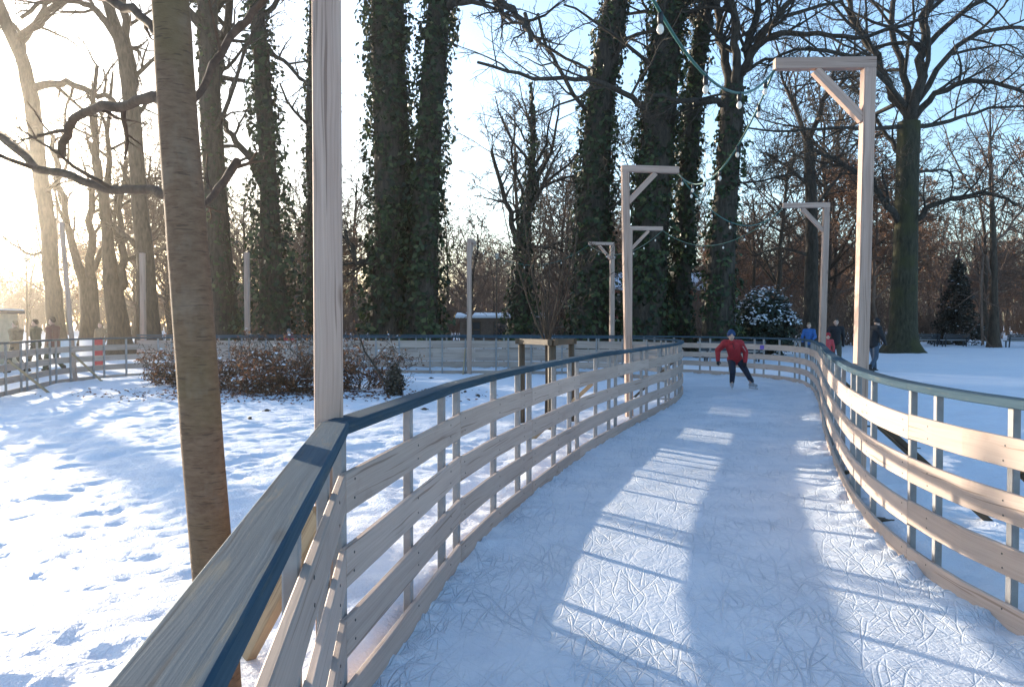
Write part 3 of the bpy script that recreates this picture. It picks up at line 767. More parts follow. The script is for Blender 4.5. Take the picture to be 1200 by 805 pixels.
hero('ivy_tree', 'slimmer ivy trunk catching sun, between the thick one and the forked tree', 38.5, [(796, 412), (796, 350), (801, 270), (806, 190), (812, 110), (822, 30), (830, -60)], [30, 25, 23, 21, 20, 17, 12],
     [([(812, 100), (800, 60), (790, 10)], 5, 2, 2)], seed=23, P=P_SUB, ivy=(1.5, 5200, .23, 1.2, .2), crown=(5, 7, .8))
hero('park_tree', 'dark forked tree with ivy at its foot, left of the snowy bush', 36, [(842, 412), (842, 370), (846, 300), (850, 220), (855, 150), (857, 105)], [44, 36, 30, 27, 27, 26],
     [([(853, 110), (845, 60), (835, 10), (826, -60)], 15, 10, 2), ([(858, 105), (858, 50), (854, 0), (850, -80)], 14, 9, -2), ([(862, 105), (874, 60), (884, 15), (890, -40)], 16, 8, 1), ([(866, 90), (885, 55), (905, 25), (935, -5), (970, -25)], 13, 6, -2),
      ([(872, 70), (900, 48), (940, 42), (985, 46), (1030, 40), (1078, 24)], 10, 4, -6), ([(848, 125), (832, 118), (812, 122), (786, 118), (755, 110)], 12, 4, -3), ([(860, 95), (895, 72), (920, 80), (950, 72)], 6, 3, -3), ([(846, 215), (880, 215), (910, 208), (935, 200)], 4, 2, -3),
      ([(868, 62), (910, 25), (960, 12), (1010, -8), (1060, -25)], 8, 3, 3)], seed=24, thin=.78, P=P_FINE, ivy=(1.28, 3000, .22, 1.2, .16))
big = hero('oak_tree', 'largest mossy tree with spreading limbs, standing alone in the snow on the right', 42, [(1057, 416), (1058, 385), (1059, 320), (1060, 260), (1061, 200), (1062, 145)], [44, 31, 28, 26, 25, 25],
     [([(1060, 150), (1046, 115), (1022, 70), (1000, 35), (985, -5), (978, -60)], 14, 6, 2), ([(1064, 145), (1076, 95), (1080, 40), (1086, -10), (1092, -80)], 17, 9, -2), ([(1060, 140), (1055, 90), (1040, 40), (1046, -10), (1050, -70)], 12, 6, 4), ([(1068, 140), (1095, 112), (1130, 98), (1170, 102), (1215, 118)], 11, 4, -4),
      ([(1068, 150), (1110, 145), (1155, 130), (1215, 128)], 8, 3, 4), ([(1058, 150), (1010, 152), (960, 152), (910, 156), (860, 150)], 7, 2, -6), ([(1053, 262), (1035, 240), (1008, 208), (980, 190), (955, 178)], 12, 4, -4), ([(1064, 265), (1085, 245), (1115, 235), (1142, 226), (1170, 232), (1188, 242)], 10, 3, -3),
      ([(1072, 120), (1105, 70), (1140, 45), (1190, 38), (1240, 55)], 10, 4, 3), ([(1080, 60), (1120, 20), (1170, -5), (1220, -10)], 9, 4, -3), ([(1056, 185), (1035, 160), (1010, 120), (985, 100)], 9, 3, 5), ([(1066, 205), (1100, 200), (1115, 210), (1112, 235)], 5, 2, 4), ([(1060, 130), (1025, 90), (980, 65), (930, 60), (900, 75)], 9, 3, -5)],
     mat='bark_moss', twig='bark', seed=25, thin=.8, P=P_FINE)
hero('park_tree', 'slender dark tree behind the bluish gallows pole, its twigs filling the sky', 46, [(950, 408), (950, 350), (950, 290), (948, 220), (945, 165)], [20, 16, 14, 13, 11],
     [([(945, 170), (930, 130), (915, 95), (905, 50)], 7, 2, 2), ([(946, 165), (962, 120), (975, 80), (985, 40)], 7, 2, -2), ([(948, 220), (920, 195), (895, 180)], 5, 2, -3), ([(950, 250), (975, 215), (1000, 190)], 5, 2, 3), ([(949, 300), (915, 290), (885, 300)], 4, 2, -2)], seed=26, P=P_OAK, mat='bark', twig='bark_warm')
hero('park_tree', 'thin straight trunk to the right of the dark spruce', 52, [(1165, 404), (1164, 350), (1162, 280), (1158, 200), (1156, 120)], [12, 9, 7, 4, 1], [([(1164, 330), (1150, 300), (1152, 404)], 4, 3, 0)], seed=27, P=P_TALL, crown=(6, 7, .4), twig='bark_far', mat='bark_warm')
# two trunks out of the picture on the left whose shadows cross the ice
hero('park_tree', 'bare trunk at the sunny rim of the park, left of the leaning one', 40, [(-118, 412), (-120, 300), (-116, 180), (-122, 60), (-120, -60)], [26, 20, 18, 16, 12], seed=28, P=P_SUB, crown=(7, 8, .45), mat='bark_warm', twig='bark_warm')

# ------------------------------------------------------------------ background woods: one tree of each kind, then copies
def proto_tree(seed, H, r, kind, leaves=0):
    o = Vector((0, 0, 0)); t = Tree(seed); rng = t.rng
    pts = [Vector((0, 0, -.3))]
    for k in range(7): pts.append(pts[-1]+Vector((rng.gauss(0, .16), rng.gauss(0, .16), H*.75/7)))
    rad = [r*(1.5 if k == 0 else 1-.8*k/8) for k in range(8)]
    t.tube(pts, rad, 8); trunk = np_mesh('trunk', np.array(t.v, dtype=np.float32), np.array(t.f), M[kind[0]], smooth=True)
    c = Tree(seed+50)
    P = dict(n=[0, 5, 4, 3], ratio=[.5, .5, .5, .5], up=[.08, .06, .05, .03, .03], wob=.15, depth=4, rmin=kind[2], start=.2)
    nb = kind[3]
    for k in range(nb):
        f = rng.uniform(.28, 1)*6.99; i = int(f); q = pts[i].lerp(pts[min(i+1, 7)], f-i)
        a = rng.random()*2*PI; el = rng.uniform(.25, 1.1)
        c.branch(q, (math.cos(a)*math.cos(el), math.sin(a)*math.cos(el), math.sin(el)), H*.36*rng.uniform(.6, 1.15)*(1.2-.5*f/7), rad[min(i, 7)]*.5, 1, P)
    crown = np_mesh('crown', np.array(c.v, dtype=np.float32), np.array(c.f), M[kind[1]])
    lv = None
    if leaves:
        g = np.random.default_rng(seed); T = np.array(c.tips); C = T[g.integers(0, len(T), leaves)]+g.normal(0, .18, (leaves, 3))
        V, Fc = leaf_quads(C, g.normal(size=(leaves, 3)), .17, g); lv = np_mesh('withered_leaves', V, Fc, M['rust_leaf'], None, g.random(leaves))
    return trunk, crown, lv
protos = [proto_tree(101, 17, .26, ('bark_warm', 'bark_far', .026, 18)), proto_tree(102, 20, .22, ('bark_warm', 'bark_far', .026, 19)), proto_tree(103, 14, .18, ('bark_far', 'bark_far', .024, 17), 6500),
          proto_tree(104, 22, .30, ('bark_warm', 'bark_warm', .024, 18)), proto_tree(105, 11, .14, ('bark_far', 'bark_far', .022, 16), 4600)]
used = set()
def put_tree(k, x, y, s, rz, label, group, name='woodland_tree'):
    root = empty(name, (x, y, 0), label, 'tree', group, rz); root.scale = (s, s, s*rb.uniform(.92, 1.1))
    for m in protos[k]:
        if m is None: continue
        if k in used and m.parent is not None: c = m.copy(); COL.objects.link(c)
        else: c = m
        c.parent = root
    used.add(k)
rb = random.Random(77)
kinds = {0: 'bare brown tree standing in the woods beyond the rink', 1: 'bare brown tree standing in the woods beyond the rink', 3: 'bare brown tree standing in the woods beyond the rink',
         2: 'tree with withered rust-brown leaves in the woods beyond the rink', 4: 'tree with withered rust-brown leaves in the woods beyond the rink'}
spots = []
def ok_spot(x, y):
    return all((x-a)**2+(y-b)**2 > 9 for a, b in spots)
want = 135
tries = 0
while len(spots) < want and tries < 6000:
    tries += 1
    y = rb.uniform(52, 118); px = rb.uniform(-60, 1290)
    if px < 150 and (rb.random() < .72): continue
    if 520 < px < 600 and y < 85 and rb.random() < .6: continue
    x = (px-600)/F*y
    if not ok_spot(x, y) or (1060 < px < 1215 and y < 66): continue
    spots.append((x, y))
    k = rb.choice([0, 1, 2, 2, 3, 4, 4] if px > 820 else [0, 1, 3, 0, 1, 4])
    s = rb.uniform(.75, 1.1)*(1.0 if px > 800 else .9)
    put_tree(k, x, y, s, rb.random()*6.28, kinds[k], 'bare trees of the woods' if k not in (2, 4) else 'rust-leaved trees of the woods')

# brushwood thickets between the trunks
def thicket_mesh(seed, H, Rr, n, mat, rmin=.012):
    t = Tree(seed); rng = t.rng
    P = dict(n=[4, 3.5, 2.5], ratio=[.45, .5, .5], up=[.09, .05, .03, .02, .02], wob=.14, depth=2, rmin=rmin, start=.2)
    for k in range(n):
        a = rng.random()*6.28; q = rng.random()*Rr
        t.branch((math.cos(a)*q, math.sin(a)*q, -.05), (rng.gauss(0, .3), rng.gauss(0, .3), 1), H*rng.uniform(.6, 1.1), .03, 0, P)
    return t
th = [thicket_mesh(200+k, 3.6, 1.7, 34, None).mesh('brushwood', M['bark_far'], None, False) for k in range(2)]
for i in range(40):
    y = rb.uniform(47, 80); px = 215+(1230-215)*(i+rb.random())/40
    if px > 1020: y = rb.uniform(68, 90)
    b = th[i % 2]
    if i >= 2: b = b.copy(); COL.objects.link(b)
    b.location = ((px-600)/F*y, y, 0); b.rotation_euler = (0, 0, rb.random()*6.28); s = rb.uniform(.65, 1.15); b.scale = (s*1.3, s*1.3, s)
    tag(b, 'leafless brown thicket among the trunks at the edge of the woods', 'shrub', 'leafless thickets at the edge of the woods')

# far treeline that reads as one mass
t = Tree(301); rng = t.rng
for k in range(1500):
    y = rng.uniform(125, 190); px = rng.uniform(-250, 1450); x = (px-600)/F*y
    H = rng.uniform(8, 15)*(.7 if px < 560 else 1); p = Vector((x, y, -.3)); a = [p]
    for q in range(4): a.append(a[-1]+Vector((rng.gauss(0, .5), rng.gauss(0, .3), H/4)))
    t.tube(a, [.24, .18, .13, .09, .04], 4)
    for q in range(11):
        f = rng.uniform(.25, .98)*3.99; i = int(f); s0 = a[i].lerp(a[i+1], f-i); an = rng.random()*6.28
        e = s0+Vector((math.cos(an), math.sin(an), rng.uniform(.4, 1.4)))*rng.uniform(1.2, 2.8); mid = s0.lerp(e, .5)+Vector((rng.gauss(0, .25), 0, rng.gauss(0, .25)))
        t.tube([s0, mid, e], [.07, .05, .03], 3)
        for w in range(3):
            m2 = s0.lerp(e, rng.uniform(.3, 1)); t.tube([m2, m2+Vector((rng.gauss(0, .7), rng.gauss(0, .5), rng.uniform(.1, 1.3)))], [.035, .025], 3)
tag(t.mesh('far_woods', M['bark_far'], None, False), 'far line of leafless woods along the horizon', 'woods', kind='stuff')

# ------------------------------------------------------------------ shrubs, spruce, sapling
def leaf_cloud(cx, cz, rx, ry, rz, n, size, seed, mat, name, parent, clump=1.0, up=0.0, lowcut=None):
    g = np.random.default_rng(seed)
    d = g.normal(size=(n, 3)); d /= np.linalg.norm(d, axis=1, keepdims=True)
    r = g.random(n)**.45
    C = d*r[:, None]
    cl = fbm(C[:, 0]*2.6+seed, C[:, 1]*2.6+C[:, 2]*2.1, seed, 3)
    C = C*(1+.7*cl*clump)[:, None]*np.array([rx, ry, rz])+np.array([cx, 0, cz])
    if lowcut is not None: C[:, 2] = np.maximum(C[:, 2], lowcut+g.random(n)*.1)
    V, Fc = leaf_quads(C, d+g.normal(0, .6, (n, 3))+np.array([0, 0, up]), size, g)
    return np_mesh(name, V, Fc, M[mat], parent, np.clip(.5+cl*1.2+g.normal(0, .25, n), 0, 1))

def brush(px, Y, H, Rr, n, leaves, label, seed, lean=(0, 0)):
    root = empty('brush_shrub', ((px-600)/F*Y, Y, 0), label, 'shrub', 'brown shrubs on the snowy island')
    t = Tree(seed); rng = t.rng
    P = dict(n=[5, 4, 3], ratio=[.55, .55, .5], up=[.03, .02, .0, 0, 0], wob=.26, depth=3, rmin=.0045, start=.15)
    for k in range(n):
        a = rng.random()*6.28; q = rng.random()*Rr*.55
        t.branch((math.cos(a)*q, math.sin(a)*q*.7, 0), (math.cos(a)*.7+lean[0], math.sin(a)*.6+lean[1], rng.uniform(.5, 1.2)), H*rng.uniform(.35, 1.15), .014, 0, P)
    t.mesh('stems', M['bark_warm'], root, False)
    g = np.random.default_rng(seed); T = np.array(t.tips); C = T[g.integers(0, len(T), leaves)]+g.normal(0, .05, (leaves, 3))
    leaves = int(leaves*.5); C = C[:leaves]; V, Fc = leaf_quads(C, g.normal(size=(leaves, 3)), .058, g); np_mesh('foliage', V, Fc, M['brown_leaf'], root, g.random(leaves))
    k = leaves//9; C = T[g.integers(0, len(T), k)]+np.array([0, 0, .03]); V, Fc = leaf_quads(C, g.normal(0, .3, (k, 3))+np.array([0, 0, 1]), .085, g); np_mesh('snow_cover', V, Fc, M['snow_leaf'], root)['kind'] = 'stuff'
    return root
brush(212, 19.5, 1.05, .8, 18, 3000, 'reddish brown shrub at the left end of the brush, left of the young trunk', 401)
brush(268, 18.6, 1.2, 1.2, 26, 3800, 'dense brown shrub directly right of the young trunk', 402)
brush(322, 17.3, .95, 1.3, 28, 4200, 'snow flecked brown shrub in the middle of the brush', 403)
brush(366, 18.2, 1.15, 1.2, 26, 3800, 'brown shrub showing on the left of the near pole', 404)
brush(424, 18.8, 1.15, .9, 16, 2600, 'twiggy brown shrub showing on the right of the near pole', 405)
brush(330, 20.6, 1.55, 1.3, 20, 2400, 'taller brown shrub at the back of the brush, under the distant red child', 406)
# leaf litter under the brush
g = np.random.default_rng(9); n = 2600
lx = g.normal(-5.0, 1.7, n); ly = g.normal(17.3, .9, n); lz, _ = ground_fun(lx.copy(), ly.copy())
V, Fc = leaf_quads(np.stack([lx, ly, lz+.012], 1), g.normal(0, .35, (n, 3))+np.array([0, 0, 1]), .07, g)
tag(np_mesh('leaf_litter', V, Fc, M['brown_leaf'], None, g.random(n)*.7), 'brown leaf litter on the snow below the shrubs', 'leaf litter', kind='stuff')
# clods and twigs on the snow
for i, (px, py) in enumerate([(497, 485), (545, 462), (560, 466), (312, 487), (292, 497), (505, 446)]):
    Y = CH*F/(py-HZ); x = (px-600)/F*Y; z = float(snow_h(np.array([x]), np.array([Y]))[0])
    mb = MB(); mb.ball((0, 0, .015), .05, .035, .03, 7, 5); mb.tube([(-.07, .01, .01), (0, .02, .03), (.08, -.01, .012)], [.008, .01, .006], 5)
    o = mb.build('earth_clod', M['oldwood'], None, True); o.location = (x, Y, z); o.rotation_euler = (0, 0, i*1.3)
    tag(o, 'small dark clod of earth and twig lying on the island snow', 'clod', 'dark clods on the island snow')

# fallen fir branch
root = empty('fallen_branch', at(452, 470, 17.0)*1.0, 'fallen dark fir branch leaning out of the brush, right of the near pole', 'branch')
root.location.z = .05
t = Tree(440); t.limb([Vector((.35, 0, .02)), Vector((-.1, .2, .35)), Vector((-.55, .5, .95)), Vector((-.75, .6, 1.35))], .035, .015, 1, dict(n=[3, 3, 2], ratio=[.4, .4, .4], up=[0]*5, wob=.2, depth=2, rmin=.006))
t.mesh('stem', M['bark'], root); leaf_cloud(.2, .28, .22, .2, .42, 900, .07, 441, 'needle', 'needles', root)

# snowy rhododendron
rroot = empty('snowy_bush', (at(897, 390, 39).x, 39, 0), 'round dark evergreen bush dusted with snow, behind the far bend', 'shrub')
leaf_cloud(0, 1.55, 1.6, 1.5, 1.7, 9000, .17, 450, 'dark_leaf', 'foliage', rroot, .9, 0, .02)
gg = np.random.default_rng(451); n = 1300
d = gg.normal(size=(n, 3)); d[:, 2] = np.abs(d[:, 2])*.8; d /= np.linalg.norm(d, axis=1, keepdims=True)
cl = fbm(d[:, 0]*2.6*.97+450, d[:, 1]*2.6+d[:, 2]*2.1, 450, 3)
keep = fbm(d[:, 0]*6, d[:, 2]*7+d[:, 1]*5, 77, 2) > -.06
C = (d*(1.02+.7*cl*.9)[:, None]*gg.uniform(.9, 1.05, (n, 1))*np.array([1.6, 1.5, 1.7])+np.array([0, 0, 1.6]))[keep]
V, Fc = leaf_quads(C, d[keep]*.4+gg.normal(0, .35, (len(C), 3))+np.array([0, 0, 1]), .15, gg); np_mesh('snow_cover', V, Fc, M['snow_leaf'], rroot)['kind'] = 'stuff'
t = Tree(452)
for k in range(14):
    a = k*.45; t.branch((0, 0, 0), (math.cos(a), math.sin(a), .9), 1.3, .04, 1, dict(n=[3, 3, 2], ratio=[.5]*4, up=[.02]*5, wob=.15, depth=2, rmin=.01))
t.mesh('stems', M['bark'], rroot)

# spruce
def spruce(px, Y, H, Rr, label, seed):
    root = empty('spruce_tree', ((px-600)/F*Y, Y, 0), label, 'tree'); g = np.random.default_rng(seed); rng = random.Random(seed)
    t = Tree(seed); t.tube([Vector((0, 0, -.2)), Vector((0, 0, H*.5)), Vector((0, 0, H))], [.16, .1, .02], 8); t.mesh('trunk', M['bark'], root)
    C = []; 
    t = Tree(seed+1); z = .35
    while z < H-.1:
        L = Rr*(1-z/H)**.85+.12
        for k in range(9):
            a = rng.random()*6.28; l = L*rng.uniform(.65, 1.15); p0 = Vector((0, 0, z)); p1 = Vector((math.cos(a)*l*.6, math.sin(a)*l*.6, z-.02*l)); p2 = Vector((math.cos(a)*l, math.sin(a)*l, z-.22*l))
            t.tube([p0, p1, p2], [.03, .02, .01], 4)
            for q in range(int(26*l)+6):
                f = rng.random()**.7; p = p0.lerp(p1, f*2) if f < .5 else p1.lerp(p2, f*2-1)
                C.append((p.x+rng.gauss(0, .09), p.y+rng.gauss(0, .09), p.z-abs(rng.gauss(0, .11))))
        z += .17+.10*(1-z/H)
    t.mesh('branches', M['bark'], root)
    C = np.array(C); V, Fc = leaf_quads(C, g.normal(size=(len(C), 3))+np.array([0, 0, .5]), .2, g, .5); np_mesh('needles', V, Fc, M['needle'], root, g.random(len(C)))
    k = C[g.random(len(C)) < .035]+np.array([0, 0, .08]); V, Fc = leaf_quads(k, g.normal(0, .3, (len(k), 3))+np.array([0, 0, 1]), .18, g); np_mesh('snow_cover', V, Fc, M['snow_leaf'], root)['kind'] = 'stuff'
spruce(1122, 58, 6.6, 2.0, 'dark spruce with drooping boughs behind the two benches', 460)

# sapling inside its timber guard
ox, oy = (640-600)/F*11.6, 11.6
g2 = empty('tree_guard', (ox, oy, 0), 'weathered timber frame of posts and crossbars round the sapling on the island', 'tree guard')
for (dx, dy, w) in ((.07, -.32, .13), (-.36, .55, .11), (.42, .55, .10)):
    MB().tube([(dx, dy, -.1), (dx+.004, dy, .6), (dx, dy+.005, 1.36)], [w/2, w/2*.97, w/2*.94], 12).build('post', M['oldwood'], g2, True)
for a, b in (((.13, -.42), (-.42, .62)), ((-.46, .55), (.5, .55)), ((.03, -.42), (.46, .62))):
    MB().beam((a[0], a[1], 1.335), (b[0], b[1], 1.335), .07, .085).build('crossbar', M['oldwood'], g2)
sp = empty('sapling', (ox+.03, oy+.2, 0), 'many-stemmed young tree growing inside the timber frame', 'tree')
t = Tree(470); t.tube([Vector((0, 0, -.1)), Vector((.01, 0, .7)), Vector((0, 0, 1.45))], [.05, .042, .04], 8); t.mesh('trunk', M['bark_warm'], sp)
t = Tree(471); PS = dict(n=[5, 4, 3], ratio=[.42, .5, .5], up=[.10, .06, .04, .03, .02], wob=.09, depth=3, rmin=.0035, start=.2)
for k in range(8):
    a = 6.28*k/8+t.rng.random()*.5; e = t.rng.uniform(.16, .5)
    t.branch((0, 0, 1.25+.15*t.rng.random()), (math.cos(a)*e, math.sin(a)*e, 1), t.rng.uniform(1.5, 2.6), .018, 0, PS)
t.mesh('crown', M['bark_warm'], sp)

# ------------------------------------------------------------------ benches, buildings, signs
def bench(px, Y, L, label, rz=0, group='dark park benches on the right'):
    r = empty('park_bench', ((px-600)/F*Y, Y, .02), label, 'bench', group, rz)
    for k in range(3): MB().beam((-L/2, -.12+.15*k, .44), (L/2, -.12+.15*k, .44), .12, .04).build('seat_slat', M['bench_dark'], r)
    for k in range(3): MB().beam((-L/2, .26+.03*k, .56+.14*k), (L/2, .26+.03*k, .56+.14*k), .035, .115).build('backrest_slat', M['bench_dark'], r)
    for s in (-1, 1):
        MB().beam((s*L*.4, -.12, -.05), (s*L*.4, -.12, .43), .07, .07).build('leg', M['bench_dark'], r); MB().beam((s*L*.4, .22, -.05), (s*L*.4, .36, .9), .07, .06).build('leg', M['bench_dark'], r)
    mb = MB(); mb.beam((-L/2+.03, .02, .485), (L/2-.03, .02, .485), .36, .05, ch=.02); mb.build('snow_cover', M['snow_leaf'], r)
    return r
bench(1085, 55, 1.7, 'dark park bench between the mossy tree and the spruce', R(180))
bench(1118, 54, 1.8, 'dark park bench right in front of the spruce', R(180))
bench(1192, 53, 1.7, 'dark park bench at the right border, beyond the thin trunk', R(180))
bench(857, 31.5, 2.6, 'long grey bench with snow on it, behind the far fence under the snowy bush', R(180), None)

def house(label, x, y, w, d, h, roofh, wallmat, nwin, name='building', rz=0, rows=1, roof=True):
    r = empty(name, (x, y, 0), label, 'building', None, rz)
    mb = MB(); mb.beam((-w/2, 0, h/2), (w/2, 0, h/2), d, h, ch=.01); mb.build('wall', M[wallmat], r)
    mb = MB(); o = .35
    mb.v = [(-w/2-o, -d/2-o, h), (w/2+o, -d/2-o, h), (w/2+o, d/2+o, h), (-w/2-o, d/2+o, h), (-w/2-o, 0, h+roofh), (w/2+o, 0, h+roofh)]
    mb.v += [(a, b, c+.18) for a, b, c in mb.v]
    mb.f = [(0, 1, 5, 4), (2, 3, 4, 5), (6, 10, 11, 7), (8, 11, 10, 9), (0, 6, 7, 1), (2, 8, 9, 3), (0, 4, 10, 6), (3, 9, 10, 4), (1, 7, 11, 5), (2, 5, 11, 8)]
    mb.uv = []; mb.build('roof', M['roofsnow'], r)
    mb = MB(); mb.v = [(-w/2, -d/2+.01, h), (-w/2, d/2-.01, h), (-w/2, 0, h+roofh-.12), (w/2, -d/2+.01, h), (w/2, d/2-.01, h), (w/2, 0, h+roofh-.12)]
    mb.f = [(0, 2, 1), (3, 4, 5)]; mb.uv = []; mb.build('gable', M[wallmat], r)
    for q in range(rows):
        for k in range(nwin):
            cx = -w/2+w*(k+.5)/nwin; cz = (h/rows)*(q+.55); ww, wh = .55, .65
            f = MB()
            for sx in (-1, 1): f.beam((cx+sx*ww, -d/2-.03, cz-wh), (cx+sx*ww, -d/2-.03, cz+wh), .1, .08)
            for sz in (-1, 0, 1): f.beam((cx-ww+.06, -d/2-.03, cz+sz*wh), (cx+ww-.06, -d/2-.03, cz+sz*wh), .07, .09)
            fo = f.build('window', M['frame_white' if rows > 1 else 'oldwood'], r)
            p = MB(); p.beam((cx-ww+.05, -d/2-.012, cz), (cx+ww-.05, -d/2-.012, cz), .012, wh*2-.1, ch=.001); p.build('pane', M['glass'], fo)
    cd = MB(); cd.beam((w*.28, -d/2-.03, 0), (w*.28, -d/2-.03, 2.05), .9, .05, up=(0, 1, 0)); cd.build('door', M['oldwood'], r)
    return r
house('red brick building glimpsed between the ivy trunks', 13.5, 72, 11, 6, 4.6, 1.6, 'brick', 4, rows=2)
house('low brown hut with a snowy roof seen behind the forked ivy tree', -.9, 64, 6.5, 4, 2.1, .28, 'hutwall', 3, 'hut')

k = empty('ticket_kiosk', (-20.75, 29.5, 0), 'cream boarded kiosk with a dark roof edge at the left border of the view', 'kiosk')
MB().beam((-1.3, 0, 1.0), (1.3, 0, 1.0), 2.2, 2.0, ch=.01).build('wall', M['hutlight'], k)
MB().beam((-1.5, 0, 2.07), (1.5, 0, 2.07), 2.5, .13).build('roof', M['bench_dark'], k)
MB().beam((-1.48, 0, 2.16), (1.48, 0, 2.16), 2.46, .05).build('snow_cover', M['snow_leaf'], k)
for sx in (-1.28, 1.28): MB().beam((sx, -1.12, 0), (sx, -1.12, 2.0), .09, .09).build('corner_post', M['oldwood'], k)
MB().beam((-.7, -1.115, 1.35), (.9, -1.115, 1.35), .03, .8, ch=.003).build('hatch', M['glass'], k)
MB().beam((-.9, -1.13, .62), (1.15, -1.13, .62), .03, .45, ch=.003).build('panel', M['violet'], k)

def sheet_sign(px0, px1, Y, z0, z1, mat, label, cat='banner'):
    x0 = (px0-600)/F*Y; x1 = (px1-600)/F*Y
    mb = MB(); mb.beam((x0, Y, (z0+z1)/2), (x1, Y, (z0+z1)/2), .03, z1-z0, ch=.004); o = mb.build('fence_banner', M[mat], None)
    return tag(o, label, cat)
sheet_sign(71, 89, 27.2, .12, 1.08, 'banner_white', 'larger plain white panel standing behind the left fence, next to the walkers')
sheet_sign(93, 109, 27.6, .12, 1.05, 'banner_white', 'smaller plain white panel between the larger white one and the red one')
sheet_sign(110.5, 121, 27.4, .12, 1.12, 'banner_red', 'bright red panel behind the left fence')
x, y = at(897, 409, 23.3).x, 23.3
# violet print pasted on the far fence board
pa = outer[split_out+1]
best = min((p for pan in outer for p in pan), key=lambda p: abs((p.x/p.y)*F+600-897)+(0 if p.y > 21 else 999))
o = MB().beam((-.09, 0, 0), (.09, 0, 0), .006, .12, ch=.001).build('sticker', M['violet'], None); o.location = (best.x-.012, best.y-.014, .925); o.rotation_euler = (0, 0, R(-42))
tag(o, 'small violet print pasted on the top board behind the skater', 'sticker')

def lamp_post(px, Y, H, label):
    r = empty('lamp_post', ((px-600)/F*Y, Y, 0), label, 'lamp post')
    MB().tube([(0, 0, -.1), (0, 0, 1), (0, 0, H)], [.07, .055, .04], 8).build('pole', M['oldwood'], r, True)
    MB().tube([(0, 0, H), (0, 0, H+.15), (0, 0, H+.34), (0, 0, H+.40)], [.06, .14, .17, .03], 10).build('lamp_head', M['bulb'], r, True)
lamp_post(32, 48, 5.4, 'thin dark lamp post in the glare above the walkers')
lamp_post(582, 55, 6.2, 'thin dark post standing in the bright gap left of the forked ivy tree')
# rubbish bin by the mossy tree
r = empty('litter_bin', (at(1041, 395, 50).x, 50, 0), 'small dark litter bin just left of the mossy tree', 'bin')
MB().tube([(0, 0, .3), (0, 0, .35), (0, 0, .95)], [.18, .2, .22], 10).build('body', M['bench_dark'], r, True); MB().beam((0, 0, -.05), (0, 0, .34), .07, .07).build('post', M['oldwood'], r)

# ------------------------------------------------------------------ people
def capsule(mb, a, b, ra, rb_, n=12):
    a = Vector(a); b = Vector(b); d = (b-a); L = d.length
    if L < 1e-5: d = Vector((0, 0, 1))
    else: d = d/L
    pts = []; rad = []
    for t in (-.97, -.8, -.45, 0): pts.append(a+d*ra*t); rad.append(ra*math.sqrt(max(.02, 1-t*t)))
    for t in (0, .45, .8, .97): pts.append(b+d*rb_*t); rad.append(rb_*math.sqrt(max(.02, 1-t*t)))
    out = [pts[0]]; ro = [rad[0]]
    for p, r in zip(pts[1:], rad[1:]):
        if (p-out[-1]).length > 1e-5: out.append(p); ro.append(r)
    mb.tube(out, ro, n)

def fused(name, mat, caps, parent, voxel=.016, balls=()):
    mb = MB()
    for c in caps: capsule(mb, *c)
    for b in balls: mb.ball(*b)
    mb.uv = []
    ob = mb.build('tmp', mat)
    bm = bmesh.new(); bm.from_mesh(ob.data); bmesh.ops.recalc_face_normals(bm, faces=bm.faces); bm.to_mesh(ob.data); bm.free()
    r = ob.modifiers.new('r', 'REMESH'); r.mode = 'VOXEL'; r.voxel_size = voxel
    s = ob.modifiers.new('s', 'SMOOTH'); s.iterations = 4; s.factor = .5
    dg = bpy.context.evaluated_depsgraph_get(); dg.update()
    me = bpy.data.meshes.new_from_object(ob.evaluated_get(dg)); me.name = name
    old = ob.data; bpy.data.objects.remove(ob); bpy.data.meshes.remove(old)
    me.materials.clear(); me.materials.append(mat)
    me.polygons.foreach_set('use_smooth', [True]*len(me.polygons))
    o = bpy.data.objects.new(name, me); COL.objects.link(o); o.parent = parent
    return o

